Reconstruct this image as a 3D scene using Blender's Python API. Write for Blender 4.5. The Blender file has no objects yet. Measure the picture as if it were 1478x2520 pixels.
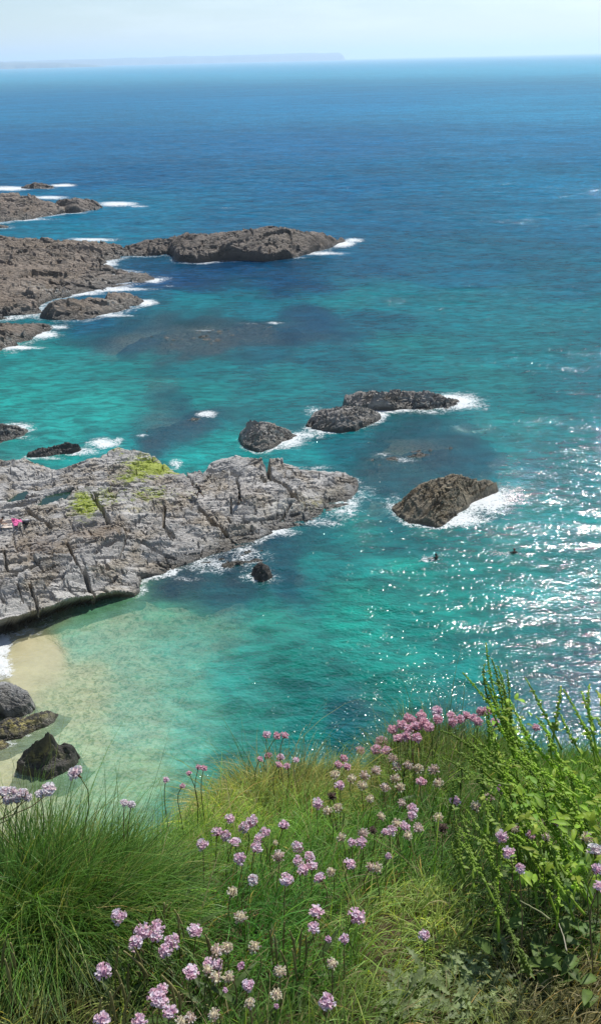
import bpy, math, random
import numpy as np
from mathutils import Vector, Matrix, Quaternion

random.seed(7)
RNG = np.random.default_rng(11)
SC = bpy.context.scene
COL = SC.collection

# ------------------------------------------------------------------ camera geometry
H = 40.0                                   # eye height above the sea
PITCH, ROLL, FPX = math.radians(28.0), math.radians(1.3), 852.0
EYE = np.array([0.0, 0.0, H])
F_ = np.array([0.0, math.cos(PITCH), -math.sin(PITCH)])
U0 = np.array([0.0, math.sin(PITCH), math.cos(PITCH)])
R0 = np.array([1.0, 0.0, 0.0])
RT = R0 * math.cos(ROLL) - U0 * math.sin(ROLL)
UP = U0 * math.cos(ROLL) + R0 * math.sin(ROLL)

def ray(px, py):
    """viewing direction through a point of the photograph (1478 x 2520 reading)"""
    u = (px - 739.0) / 1478.0 * 600.0 / FPX
    v = (1260.0 - py) / 2520.0 * 1024.0 / FPX
    d = F_ + u * RT + v * UP
    return d / np.linalg.norm(d)

def at_z(px, py, z):
    d = ray(px, py)
    t = (z - H) / d[2]
    return EYE + d * t

# ------------------------------------------------------------------ numeric helpers
def hash2(i, j, seed):
    i = i.astype(np.int64); j = j.astype(np.int64)
    h = (i * 374761393 + j * 668265263 + seed * 2246822519) & 0xFFFFFFFF
    h = ((h ^ (h >> 13)) * 1274126177) & 0xFFFFFFFF
    h = h ^ (h >> 16)
    return (h & 0xFFFFFF) / float(0xFFFFFF)

def vnoise(x, y, seed=0):
    i = np.floor(x); j = np.floor(y)
    f = x - i; g = y - j
    f = f * f * (3 - 2 * f); g = g * g * (3 - 2 * g)
    a = hash2(i, j, seed); b = hash2(i + 1, j, seed)
    c = hash2(i, j + 1, seed); d = hash2(i + 1, j + 1, seed)
    return (a * (1 - f) + b * f) * (1 - g) + (c * (1 - f) + d * f) * g

def fbm(x, y, oct=4, seed=0):
    s = np.zeros_like(x, dtype=float); a = 0.5; t = 0
    for k in range(oct):
        s += a * (vnoise(x, y, seed + k * 17) - 0.5); t += a
        x = x * 2.03 + 3.1; y = y * 2.03 - 1.7; a *= 0.5
    return s / t * 1.6

def sstep(a, b, x):
    t = np.clip((x - a) / (b - a), 0, 1)
    return t * t * (3 - 2 * t)

def tps_fit(P, z, reg=0.02):
    n = len(P)
    d2 = ((P[:, None, :] - P[None, :, :]) ** 2).sum(-1)
    K = 0.5 * d2 * np.log(d2 + 1e-9) + np.eye(n) * reg
    Q = np.hstack([np.ones((n, 1)), P])
    A = np.block([[K, Q], [Q.T, np.zeros((3, 3))]])
    return np.linalg.solve(A, np.concatenate([z, np.zeros(3)]))

def tps_eval(P, w, X, Y):
    n = len(P)
    out = w[n] + w[n + 1] * X + w[n + 2] * Y
    for k in range(n):
        d2 = (X - P[k, 0]) ** 2 + (Y - P[k, 1]) ** 2
        out = out + w[k] * 0.5 * d2 * np.log(d2 + 1e-9)
    return out

def poly_sd(P, X, Y):
    """signed distance to a closed polygon, negative inside"""
    best = np.full(X.shape, 1e18); ins = np.zeros(X.shape, bool)
    n = len(P)
    for k in range(n):
        ax, ay = P[k]; bx, by = P[(k + 1) % n]
        dx, dy = bx - ax, by - ay
        t = np.clip(((X - ax) * dx + (Y - ay) * dy) / (dx * dx + dy * dy + 1e-12), 0, 1)
        d = (X - ax - t * dx) ** 2 + (Y - ay - t * dy) ** 2
        best = np.minimum(best, d)
        c = ((ay > Y) != (by > Y)) & (X < (bx - ax) * (Y - ay) / (by - ay + 1e-12) + ax)
        ins ^= c
    d = np.sqrt(best)
    return np.where(ins, -d, d)

def line_d(P, X, Y):
    best = np.full(X.shape, 1e18)
    for k in range(len(P) - 1):
        ax, ay = P[k]; bx, by = P[k + 1]
        dx, dy = bx - ax, by - ay
        t = np.clip(((X - ax) * dx + (Y - ay) * dy) / (dx * dx + dy * dy + 1e-12), 0, 1)
        best = np.minimum(best, (X - ax - t * dx) ** 2 + (Y - ay - t * dy) ** 2)
    return np.sqrt(best)

def lin(c):
    c = np.array(c, float) / 255.0
    return np.where(c <= 0.04045, c / 12.92, ((c + 0.055) / 1.055) ** 2.4)

# ------------------------------------------------------------------ scene-object helpers
def tag(o, label=None, cat=None, group=None, kind=None):
    if label: o['label'] = label
    if cat: o['category'] = cat
    if group: o['group'] = group
    if kind: o['kind'] = kind
    return o

def link(o, parent=None):
    COL.objects.link(o)
    if parent is not None: o.parent = parent
    return o

def empty(name, loc, label=None, cat=None, group=None):
    o = bpy.data.objects.new(name, None)
    o.empty_display_size = 0.05
    o.location = tuple(float(v) for v in loc)
    link(o)
    return tag(o, label, cat, group)

def mesh_np(name, V, faces, mats=(), attrs=None, smooth=False):
    """faces: list of (n,k) int arrays; attrs: name -> (n,) or (n,4) per vertex"""
    me = bpy.data.meshes.new(name)
    V = np.asarray(V, dtype=np.float32)
    me.vertices.add(len(V)); me.vertices.foreach_set('co', V.ravel())
    faces = [np.asarray(f, dtype=np.int32) for f in faces if len(f)]
    nl = sum(f.size for f in faces); nf = sum(len(f) for f in faces)
    me.loops.add(nl); me.polygons.add(nf)
    me.loops.foreach_set('vertex_index', np.concatenate([f.ravel() for f in faces]))
    cnt = np.concatenate([np.full(len(f), f.shape[1], np.int32) for f in faces])
    st = np.concatenate([[0], np.cumsum(cnt)[:-1]]).astype(np.int32)
    me.polygons.foreach_set('loop_start', st)
    try: me.polygons.foreach_set('loop_total', cnt)
    except Exception: pass
    for k, a in (attrs or {}).items():
        a = np.asarray(a, dtype=np.float32)
        if a.ndim == 1:
            at = me.attributes.new(k, 'FLOAT', 'POINT'); at.data.foreach_set('value', a)
        else:
            if a.shape[1] == 3: a = np.hstack([a, np.ones((len(a), 1), np.float32)])
            at = me.attributes.new(k, 'FLOAT_COLOR', 'POINT'); at.data.foreach_set('color', a.ravel())
    me.update(calc_edges=True); me.validate()
    me.polygons.foreach_set('use_smooth', np.full(len(me.polygons), smooth))
    for m in mats: me.materials.append(m)
    me.update()
    return me

def obj(name, me, parent=None, loc=None):
    o = bpy.data.objects.new(name, me)
    if loc is not None: o.location = tuple(float(v) for v in loc)
    return link(o, parent)

class MB:
    """collects shapes into one mesh"""
    def __init__(s): s.V = []; s.Q = []; s.T = []; s.C = []; s.n = 0
    def add(s, V, Q=None, T=None, c=None):
        V = np.asarray(V, float)
        if Q is not None and len(Q): s.Q.append(np.asarray(Q) + s.n)
        if T is not None and len(T): s.T.append(np.asarray(T) + s.n)
        s.V.append(V); s.n += len(V)
        s.C.append(np.tile(np.asarray(c if c is not None else (1, 1, 1), float), (len(V), 1)))
    def tube(s, pts, rad, seg=6, c=None, cap=True):
        pts = np.asarray(pts, float); n = len(pts)
        rad = np.broadcast_to(np.asarray(rad, float), (n,))
        t = np.gradient(pts, axis=0); t /= np.linalg.norm(t, axis=1, keepdims=True) + 1e-12
        ref = np.array([0.0, 0.0, 1.0]) if abs(t[0][2]) < 0.9 else np.array([1.0, 0, 0])
        V = []
        for i in range(n):
            a = np.cross(t[i], ref); a /= np.linalg.norm(a) + 1e-12
            b = np.cross(t[i], a)
            for k in range(seg):
                th = 2 * math.pi * k / seg
                V.append(pts[i] + rad[i] * (a * math.cos(th) + b * math.sin(th)))
        Q = [(i * seg + k, i * seg + (k + 1) % seg, (i + 1) * seg + (k + 1) % seg, (i + 1) * seg + k)
             for i in range(n - 1) for k in range(seg)]
        T = []
        if cap:
            V.append(pts[0]); V.append(pts[-1]); a0 = n * seg; a1 = a0 + 1
            T = [(a0, (k + 1) % seg, k) for k in range(seg)] + \
                [(a1, (n - 1) * seg + k, (n - 1) * seg + (k + 1) % seg) for k in range(seg)]
        s.add(V, Q, T, c)
    def ball(s, p, r, seg=6, rings=4, c=None, sq=(1, 1, 1)):
        V = [np.array([0, 0, 1.0])]
        for i in range(1, rings):
            a = math.pi * i / rings
            for k in range(seg):
                b = 2 * math.pi * k / seg
                V.append(np.array([math.sin(a) * math.cos(b), math.sin(a) * math.sin(b), math.cos(a)]))
        V.append(np.array([0, 0, -1.0]))
        V = np.array(V) * np.asarray(sq) * r + np.asarray(p)
        T = [(0, 1 + k, 1 + (k + 1) % seg) for k in range(seg)]
        last = len(V) - 1; b0 = 1 + (rings - 2) * seg
        T += [(last, b0 + (k + 1) % seg, b0 + k) for k in range(seg)]
        Q = [(1 + i * seg + k, 1 + (i + 1) * seg + k, 1 + (i + 1) * seg + (k + 1) % seg, 1 + i * seg + (k + 1) % seg)
             for i in range(rings - 2) for k in range(seg)]
        s.add(V, Q, T, c)
    def mesh(s, name, mats, smooth=True):
        V = np.concatenate(s.V); f = []
        if s.Q: f.append(np.concatenate(s.Q))
        if s.T: f.append(np.concatenate(s.T))
        return mesh_np(name, V, f, mats, {'tint': np.concatenate(s.C)}, smooth)

# ------------------------------------------------------------------ materials
class NT:
    def __init__(s, name):
        s.m = bpy.data.materials.new(name); s.m.use_nodes = True
        s.t = s.m.node_tree; s.t.nodes.clear()
        s.out = s.t.nodes.new('ShaderNodeOutputMaterial')
    def n(s, typ, **kw):
        nd = s.t.nodes.new(typ)
        for k, v in kw.items():
            if k.startswith('i_'):
                key = k[2:]
                sock = nd.inputs[int(key)] if key.isdigit() else nd.inputs[key.replace('_', ' ')]
                if hasattr(v, 'is_output'): s.t.links.new(v, sock)
                else: sock.default_value = v
            else: setattr(nd, k, v)
        return nd
    def math(s, op, a, b=0.0, clamp=False):
        nd = s.n('ShaderNodeMath', operation=op, use_clamp=clamp)
        for i, v in enumerate((a, b)):
            if hasattr(v, 'is_output'): s.t.links.new(v, nd.inputs[i])
            else: nd.inputs[i].default_value = v
        return nd.outputs[0]
    def mixc(s, f, a, b, mode='MIX'):
        nd = s.n('ShaderNodeMix', data_type='RGBA', blend_type=mode)
        for i, v in ((0, f), (6, a), (7, b)):
            if hasattr(v, 'is_output'): s.t.links.new(v, nd.inputs[i])
            else:
                nd.inputs[i].default_value = v if i == 0 else (tuple(v) + (1.0,))[:4]
        return nd.outputs[2]
    def attr(s, name): return s.n('ShaderNodeAttribute', attribute_name=name)
    def noise(s, vec, scale, detail=4.0, rough=0.55, dist=0.0):
        nd = s.n('ShaderNodeTexNoise', i_Scale=scale, i_Detail=detail, i_Roughness=rough, i_Distortion=dist)
        s.t.links.new(vec, nd.inputs['Vector']); return nd.outputs[0]
    def ramp(s, f, a, b, c0=0.0, c1=1.0, smooth=True):
        nd = s.n('ShaderNodeMapRange', interpolation_type='SMOOTHSTEP' if smooth else 'LINEAR')
        s.t.links.new(f, nd.inputs[0])
        for i, v in ((1, a), (2, b), (3, c0), (4, c1)):
            if hasattr(v, 'is_output'): s.t.links.new(v, nd.inputs[i])
            else: nd.inputs[i].default_value = v
        return nd.outputs[0]
    def mixs(s, f, a, b):
        nd = s.n('ShaderNodeMixShader')
        if hasattr(f, 'is_output'): s.t.links.new(f, nd.inputs[0])
        else: nd.inputs[0].default_value = f
        s.t.links.new(a, nd.inputs[1]); s.t.links.new(b, nd.inputs[2])
        return nd.outputs[0]
    def done(s, sh): s.t.links.new(sh, s.out.inputs[0]); return s.m
    def pos(s): return s.n('ShaderNodeNewGeometry').outputs['Position']
    def mapping(s, vec, rot=0.0, scale=(1, 1, 1)):
        nd = s.n('ShaderNodeMapping'); s.t.links.new(vec, nd.inputs[0])
        nd.inputs['Rotation'].default_value = (0, 0, rot); nd.inputs['Scale'].default_value = scale
        return nd.outputs[0]

def mat_plain(name, c, rough=0.7, vary=0.25, scale=30.0):
    t = NT(name); p = t.pos()
    f = t.noise(p, scale, 3)
    col = t.mixc(t.ramp(f, 0.35, 0.65), tuple(np.array(c) * (1 - vary)), tuple(np.minimum(1, np.array(c) * (1 + vary))))
    b = t.n('ShaderNodeBsdfPrincipled', i_Roughness=rough); t.t.links.new(col, b.inputs['Base Color'])
    return t.done(b.outputs[0])

def mat_rock(name, base, warm, strike, scale=1.0, wet=0.45, wettop=0.7, dark=0.25):
    """bedded rock: colour mottling, wet seaweed band at the waterline, painted undercut shade, algae/barnacle patches from attributes"""
    t = NT(name); p = t.pos()
    ps = t.mapping(p, -strike, (0.35 * scale, 1.6 * scale, 1.2 * scale))
    n1 = t.noise(ps, 0.9, 6, 0.62); n2 = t.noise(p, 0.35 * scale, 3); n3 = t.noise(ps, 6.0, 5, 0.7)
    b = np.array(base); w = np.array(warm)
    col = t.mixc(t.ramp(n1, 0.3, 0.7), tuple(b * 0.62), tuple(b * 1.25))
    col = t.mixc(t.math('MULTIPLY', t.ramp(n2, 0.44, 0.62), 0.85), col, tuple(w))
    col = t.mixc(t.ramp(n3, 0.56, 0.68, 0.0, 0.6), col, tuple(b * dark))
    col = t.mixc(t.ramp(n3, 0.34, 0.44, 0.6, 0.0), col, tuple(np.minimum(b * 1.75, 0.72)))
    # hairline fractures, running with and across the beds
    wv = t.n('ShaderNodeVectorMath', operation='ADD'); nz = t.n('ShaderNodeTexNoise', i_Scale=1.3 * scale, i_Detail=4.0); t.t.links.new(p, nz.inputs['Vector'])
    sc_ = t.n('ShaderNodeVectorMath', operation='SCALE'); t.t.links.new(nz.outputs['Color'], sc_.inputs[0]); sc_.inputs['Scale'].default_value = 0.9
    t.t.links.new(ps, wv.inputs[0]); t.t.links.new(sc_.outputs[0], wv.inputs[1])
    vo = t.n('ShaderNodeTexVoronoi', feature='DISTANCE_TO_EDGE', i_Scale=1.0); t.t.links.new(wv.outputs[0], vo.inputs['Vector'])
    vo2 = t.n('ShaderNodeTexVoronoi', feature='DISTANCE_TO_EDGE', i_Scale=2.7); t.t.links.new(wv.outputs[0], vo2.inputs['Vector'])
    k1 = t.math('MULTIPLY', t.ramp(vo.outputs['Distance'], 0.0, 0.055, 1.0, 0.0), t.ramp(n2, 0.42, 0.55))
    k2 = t.math('MULTIPLY', t.ramp(vo2.outputs['Distance'], 0.0, 0.07, 1.0, 0.0), t.ramp(n1, 0.45, 0.6))
    kk = t.math('MAXIMUM', k1, t.math('MULTIPLY', k2, 0.5))
    col = t.mixc(t.math('MULTIPLY', kk, 0.8), col, tuple(b * 0.14))
    la = t.attr('brown').outputs['Fac']
    col = t.mixc(t.math('MULTIPLY', la, t.ramp(n1, 0.35, 0.6, 0.35, 0.9)), col, (0.20, 0.135, 0.075))
    lp = t.attr('pale').outputs['Fac']
    npn = t.noise(p, 2.2, 6, 0.7)
    col = t.mixc(t.math('MULTIPLY', lp, t.ramp(npn, 0.42, 0.58)), col, (0.55, 0.53, 0.46))
    lg = t.attr('algae').outputs['Fac']
    nag = t.noise(ps, 2.2, 7, 0.75)
    fa = t.ramp(t.math('ADD', lg, t.math('MULTIPLY', t.math('SUBTRACT', nag, 0.5), 2.6)), 0.42, 0.82)
    fa = t.math('MULTIPLY', fa, t.ramp(lg, 0.03, 0.15))
    col = t.mixc(fa, col, (0.30, 0.36, 0.03))
    col = t.mixc(t.attr('undercut_shade').outputs['Fac'], col, (0.018, 0.017, 0.015))  # black lichen and undercut shade painted together as one near-black
    ly = t.attr('lichen').outputs['Fac']
    fy = t.math('MULTIPLY', ly, t.ramp(npn, 0.45, 0.55))
    col = t.mixc(fy, col, (0.52, 0.45, 0.16))
    # dark wet band
    z = t.n('ShaderNodeSeparateXYZ'); t.t.links.new(p, z.inputs[0])
    zz = t.math('ADD', z.outputs[2], t.math('MULTIPLY', t.math('SUBTRACT', n1, 0.5), 1.2))
    wf = t.ramp(zz, 0.05, wettop, wet, 0.0)
    col = t.mixc(wf, col, (0.045, 0.038, 0.026))
    rough = t.ramp(zz, 0.0, wettop, 0.30, 0.55)
    bs = t.n('ShaderNodeBsdfPrincipled'); t.t.links.new(col, bs.inputs['Base Color']); t.t.links.new(rough, bs.inputs['Roughness'])
    bs.inputs['Specular IOR Level'].default_value = 0.55
    nf = t.math('SUBTRACT', t.math('ADD', t.math('MULTIPLY', n3, 1.2), t.math('MULTIPLY', t.noise(ps, 14.0, 4, 0.7), .6)), t.math('MULTIPLY', kk, 0.7))
    bp = t.n('ShaderNodeBump', i_Strength=1.0, i_Distance=0.10 / scale); t.t.links.new(nf, bp.inputs['Height'])
    t.t.links.new(bp.outputs[0], bs.inputs['Normal'])
    return t.done(bs.outputs[0])

def mat_leaf(name, c=None, rough=0.5, trans=0.45, spec=0.3, vary=0.3, scale=60.0, tc=(1.25, 1.25, 0.5)):
    t = NT(name); p = t.pos()
    a = t.attr('tint').outputs['Color']
    col = a if c is None else t.mixc(1.0, a, c, 'MULTIPLY')
    f = t.noise(p, scale, 3)
    col = t.mixc(t.ramp(f, 0.3, 0.7, vary, 0.0), col, tuple(np.zeros(3)))
    b = t.n('ShaderNodeBsdfPrincipled', i_Roughness=rough); t.t.links.new(col, b.inputs['Base Color'])
    b.inputs['Specular IOR Level'].default_value = spec
    tr = t.n('ShaderNodeBsdfTranslucent')
    t.t.links.new(t.mixc(1.0, col, tc, 'MULTIPLY'), tr.inputs['Color'])
    return t.done(t.mixs(trans, b.outputs[0], tr.outputs[0]))

# ------------------------------------------------------------------ rocks
ROCKS = []       # outlines at the waterline, used for foam

def to_xyz(pts): return np.array([at_z(a, b, c) for a, b, c in pts])

class HF:
    """height field of one rock, for standing things on it"""
    def __init__(s, xs, ys, Z): s.xs, s.ys, s.Z = xs, ys, Z
    def h(s, x, y):
        i = (x - s.xs[0]) / (s.xs[1] - s.xs[0]); j = (y - s.ys[0]) / (s.ys[1] - s.ys[0])
        i0 = int(np.clip(math.floor(i), 0, len(s.xs) - 2)); j0 = int(np.clip(math.floor(j), 0, len(s.ys) - 2))
        f = min(max(i - i0, 0), 1); g = min(max(j - j0, 0), 1); Z = s.Z
        return (Z[j0, i0] * (1 - f) + Z[j0, i0 + 1] * f) * (1 - g) + (Z[j0 + 1, i0] * (1 - f) + Z[j0 + 1, i0 + 1] * f) * g
    def hit(s, px, py):
        d = ray(px, py); t = (7 - H) / d[2]; t1 = (-1.5 - H) / d[2]
        while t < t1:
            p = EYE + d * t
            if p[2] <= s.h(p[0], p[1]): return p
            t += 0.04
        return EYE + d * t1

def blocks(X, Y, strike, Lu, Lv, step, amp, groove, gw, seed, pcrack=0.35, warp=0.9, tilt=0.42):
    """jointed beds: each block a tilted facet with its own height, open joints along some borders"""
    cu, su = math.cos(strike), math.sin(strike)
    u = X * cu + Y * su; v = -X * su + Y * cu
    v = v + warp * Lv * fbm(u / (Lu * 1.5), v / (Lv * 3.0), 2, seed)
    i = np.floor(v / Lv); fv = v / Lv - i
    u = u + warp * 0.4 * Lu * fbm(u / Lu + 9, v / (Lv * 2.5), 2, seed + 5) + hash2(i, i * 0, seed + 2) * Lu * 3 + (fv - .5) * Lv * (hash2(i, i * 0 + 1, seed + 6) - .5) * 1.4
    Lr = Lu * (0.45 + 1.2 * hash2(i, i * 0 + 3, seed + 4) ** 1.5)
    j = np.floor(u / Lr); fu = u / Lr - j
    r = lambda k: hash2(i, j, seed + k) - 0.5
    h = amp * r(7) * 2 + step * (fv - 0.5) * (0.4 + 1.2 * hash2(i, j, seed + 8)) + tilt * Lv * r(9) * (fv - 0.5) * 2 + tilt * 0.6 * np.minimum(Lr, 4.0) * r(10) * (fu - 0.5)
    dv = np.minimum(fv, 1 - fv) * Lv
    iv = np.where(fv < 0.5, i, i + 1)
    gv = np.clip(hash2(iv, np.floor(u / (Lu * 1.7)), seed + 21) - (1 - pcrack), 0, 1) / pcrack
    du = np.minimum(fu, 1 - fu) * Lr
    gu = np.clip(hash2(np.where(fu < 0.5, j, j + 1), i, seed + 31) - (1 - pcrack), 0, 1) / pcrack
    g = np.maximum(np.exp(-(dv / gw) ** 2) * gv, np.exp(-(du / gw) ** 2) * gu)
    return h - groove * g

def make_rock(name, label, outline, interior=(), res=0.2, mat=None, strike=0.15, sizes=((4.5, 1.6), (1.4, 0.55)),
              step=0.25, amp=0.12, groove=0.4, jag=0.35, rough=0.12, steep=1.0, cracks=(), patches=(), cat='rock',
              group=None, zmin=-1.6, bevel=0.25, kind=None, seed=1, hooks=None, undercut=0.0):
    P3 = to_xyz(outline); Q3 = to_xyz(interior) if len(interior) else np.zeros((0, 3))
    A = np.vstack([P3, Q3]); c0 = A[:, :2].mean(0); sc = np.ptp(A[:, :2], axis=0).max() / 2
    Pn = (A[:, :2] - c0) / sc
    w = tps_fit(Pn, A[:, 2], 0.01)
    m = (5.5 if res > .2 else 2.5) + 0.4 * A[:, 2].max()
    x0, y0 = A[:, :2].min(0) - m; x1, y1 = A[:, :2].max(0) + m
    xs = np.arange(x0, x1 + res, res); ys = np.arange(y0, y1 + res, res)
    X, Y = np.meshgrid(xs, ys)
    T = tps_eval(Pn, w, (X - c0[0]) / sc, (Y - c0[1]) / sc)
    T = np.clip(T, -1.0, A[:, 2].max() * 1.15 + 0.2)
    sd = poly_sd(P3[:, :2], X, Y)
    sd = sd + jag * 1.6 * fbm(X / (jag * 5), Y / (jag * 5), 4, seed + 3)
    Hh = T.copy()
    inside = np.clip(-sd / 0.8, 0, 1)
    det = np.zeros_like(X)
    for k, (Lu, Lv) in enumerate(sizes):
        f = 0.45 ** k
        det += blocks(X, Y, strike + 0.05 * k, Lu, Lv, step * f, amp * f * (.7 if k > 1 else 1), groove * (0.6 ** k), max(res * 0.9, 0.08 * (0.7 ** k)), seed + 40 * k)
    det += rough * fbm(X / 0.9, Y / 0.9, 5, seed + 8) + rough * 0.5 * fbm(X / (res * 4), Y / (res * 4), 2, seed + 12)
    Hh = Hh + det * (0.35 + 0.65 * inside)
    Hh -= bevel * np.exp(np.minimum(sd, 0) / 0.35)
    Hh -= np.maximum(sd, 0) * steep * (0.7 + 2.6 * np.clip(T, 0, 2.2))
    base = HF(xs, ys, T)
    for pl, wd, dp in cracks:
        wd = wd * .72
        L = np.array([base.hit(a, b)[:2] for a, b in pl])
        d = line_d(L, X + 0.18 * fbm(X / 0.8, Y / 0.8, 3, 77), Y + 0.18 * fbm(X / 0.8, Y / 0.8, 3, 99))
        Hh -= dp * 1.25 * np.exp(-(d / wd) ** 4)
    at = {'undercut_shade': np.zeros_like(X), 'brown': np.zeros_like(X), 'pale': np.zeros_like(X), 'algae': np.zeros_like(X), 'lichen': np.zeros_like(X)}
    for kind_, px, py, rx, ry, s in patches:
        c = base.hit(px, py); cx = base.hit(px + rx, py); cy = base.hit(px, py - ry)
        ax = cx[:2] - c[:2]; ay = cy[:2] - c[:2]
        Mi = np.linalg.inv(np.array([ax, ay]).T)
        a = Mi[0, 0] * (X - c[0]) + Mi[0, 1] * (Y - c[1]); b = Mi[1, 0] * (X - c[0]) + Mi[1, 1] * (Y - c[1])
        at[kind_] = np.maximum(at[kind_], s * np.exp(-(a * a + b * b)))
    hf = HF(xs, ys, Hh)
    if hooks: hooks(X, Y, Hh, hf)
    ny, nx = X.shape
    idx = np.arange(ny * nx).reshape(ny, nx)
    q = np.stack([idx[:-1, :-1], idx[:-1, 1:], idx[1:, 1:], idx[1:, :-1]], -1).reshape(-1, 4)
    zmax = Hh.ravel()[q].max(1); q = q[zmax > zmin]
    used = np.zeros(ny * nx, bool); used[q.ravel()] = True
    remap = np.cumsum(used) - 1
    Xo, Yo = X, Y
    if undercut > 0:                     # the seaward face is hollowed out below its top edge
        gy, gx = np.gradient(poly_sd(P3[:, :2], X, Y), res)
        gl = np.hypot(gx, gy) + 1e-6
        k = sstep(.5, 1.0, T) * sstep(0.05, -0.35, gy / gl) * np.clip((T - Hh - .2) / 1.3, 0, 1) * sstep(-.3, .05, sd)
        at['undercut_shade'] = np.clip(k * 1.8, 0, 1)  # mask for the overhang's shade, painted along with the black lichen zone
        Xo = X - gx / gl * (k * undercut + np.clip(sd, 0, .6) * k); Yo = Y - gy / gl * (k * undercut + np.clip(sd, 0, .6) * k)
    V = np.stack([Xo.ravel(), Yo.ravel(), np.maximum(Hh.ravel(), zmin - 0.8)], -1)[used]
    cen = np.array([c0[0], c0[1], 0.0])
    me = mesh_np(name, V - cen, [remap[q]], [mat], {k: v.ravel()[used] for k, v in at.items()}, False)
    o = obj(name, me, None, cen)
    tag(o, label, cat, group, kind)
    # waterline for foam: where the field crosses the sea
    if cat != 'reef': ROCKS.append((xs, ys, sd, 4.5 if res > .2 else (1.0 if res < .06 else 1.5)))
    return hf

ST = math.radians(12)
M_GREY = mat_rock('grey_slate', (0.46, 0.445, 0.415), (0.37, 0.315, 0.235), ST, 1.0, .85, .9)
M_ISLE = mat_rock('islet_slate', (0.30, 0.28, 0.25), (0.22, 0.185, 0.135), ST, 0.9, 0.9, 1.0)
M_FAR = mat_rock('far_slate', (0.225, 0.17, 0.12), (0.15, 0.105, 0.062), ST, 0.45, 0.9, 1.8)
M_FARD = mat_rock('dark_slate', (0.14, 0.105, 0.075), (0.10, 0.07, 0.042), ST, 0.45, 0.8, 1.2)
M_BOUL = mat_rock('boulder_stone', (0.30, 0.30, 0.29), (0.20, 0.19, 0.17), 0.5, 1.6, 0.55, 0.5)
M_BLACK = mat_rock('weedy_stone', (0.075, 0.068, 0.058), (0.05, 0.045, 0.035), 0.3, 1.8, 0.7, 0.6)
M_REEF = mat_rock('reef_stone', (0.14, 0.14, 0.09), (0.08, 0.085, 0.04), ST, 0.8, 0.9, 3.0)

def c5(*p): return [(a * 0.3027, b * 0.3027 + 1068) for a, b in p]
def c2(*p): return [(a * 0.5371, b * 0.5371 + 902) for a, b in p]

main_outline = [(-230, 1120, 3.2), (-80, 1128, 3.0), (0, 1128, 2.6), (60, 1125, 2.4), (105, 1142, 1.8), (148, 1166, 1.1), (166, 1142, 2.1),
    (200, 1130, 2.2), (245, 1126, 2.0), (285, 1105, 1.9), (330, 1108, 1.7), (370, 1116, 1.5), (398, 1137, 1.2), (425, 1162, .9),
    (455, 1171, .9), (498, 1161, 1.3), (520, 1136, 1.9), (580, 1119, 2.3), (640, 1131, 2.1), (700, 1136, 1.8), (742, 1156, 1.3),
    (800, 1161, .9), (850, 1158, .9), (880, 1175, .4), (886, 1195, .2), (858, 1240, .0), (805, 1265, .05), (760, 1287, .05),
    (700, 1302, .1), (640, 1322, .1), (600, 1345, .1), (555, 1352, .1), (480, 1378, .1), (420, 1402, .1), (350, 1422, .2),
    (328, 1450, .7), (250, 1456, 1.2), (180, 1468, 1.6), (110, 1489, 1.9), (50, 1510, 2.0), (0, 1530, 2.1), (-120, 1578, 2.2), (-230, 1620, 2.2)]
main_in = [(100, 1250, 3.3), (0, 1290, 3.3), (-120, 1300, 3.6), (300, 1300, 3.0), (250, 1200, 2.7), (330, 1150, 2.1), (590, 1180, 2.2), (500, 1230, 2.2),
    (450, 1300, 1.8), (300, 1400, 1.5), (150, 1420, 2.3), (0, 1420, 2.8), (650, 1230, 1.6), (700, 1210, 1.4), (560, 1300, .9),
    (780, 1220, .6), (400, 1350, 1.2), (180, 1330, 3.0)]
main_cracks = [(c5((540, 880), (600, 1010), (690, 1170), (790, 1340)), .13, .7), (c5((0, 1110), (180, 1110), (340, 1060), (575, 1030)), .12, .5),
    (c5((590, 1005), (740, 965), (830, 910), (1060, 850)), .22, .8), (c5((1145, 880), (1340, 975), (1430, 1010)), .13, .5),
    (c5((760, 500), (830, 620), (880, 710), (1040, 775)), .22, .9), (c5((190, 590), (260, 660), (330, 690), (415, 760)), .2, .8),
    (c5((1335, 590), (1335, 760), (1410, 820)), .16, .8), (c5((230, 1210), (290, 1340), (310, 1420)), .14, .8), (c5((130, 1230), (190, 1370)), .1, .5),
    (c5((1040, 760), (1100, 700), (1190, 670)), .14, .5), (c5((30, 950), (60, 1110)), .12, .5), (c5((740, 1260), (850, 1220), (950, 1160)), .14, .5),
    (c5((830, 1050), (880, 1120)), .12, .5), (c5((680, 1120), (735, 1260)), .22, .9), (c5((0, 905), (70, 890)), .22, .6),
    (c2((930, 482), (1080, 490), (1210, 512)), .3, 1.1), (c2((1215, 430), (1235, 500), (1300, 540), (1370, 630)), .35, 1.3),
    (c2((1085, 500), (1095, 560)), .14, .8), (c2((850, 505), (920, 580)), .15, .7), (c2((910, 640), (980, 720), (1040, 770)), .24, 1.0),
    (c2((1040, 740), (1150, 700), (1300, 690)), .14, .6), (c2((1120, 730), (1150, 760), (1300, 740)), .14, .5), (c2((430, 580), (490, 710)), .16, .7),
    (c2((1060, 620), (1060, 670)), .12, .5), (c2((1330, 640), (1280, 700)), .14, .5)]
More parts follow.
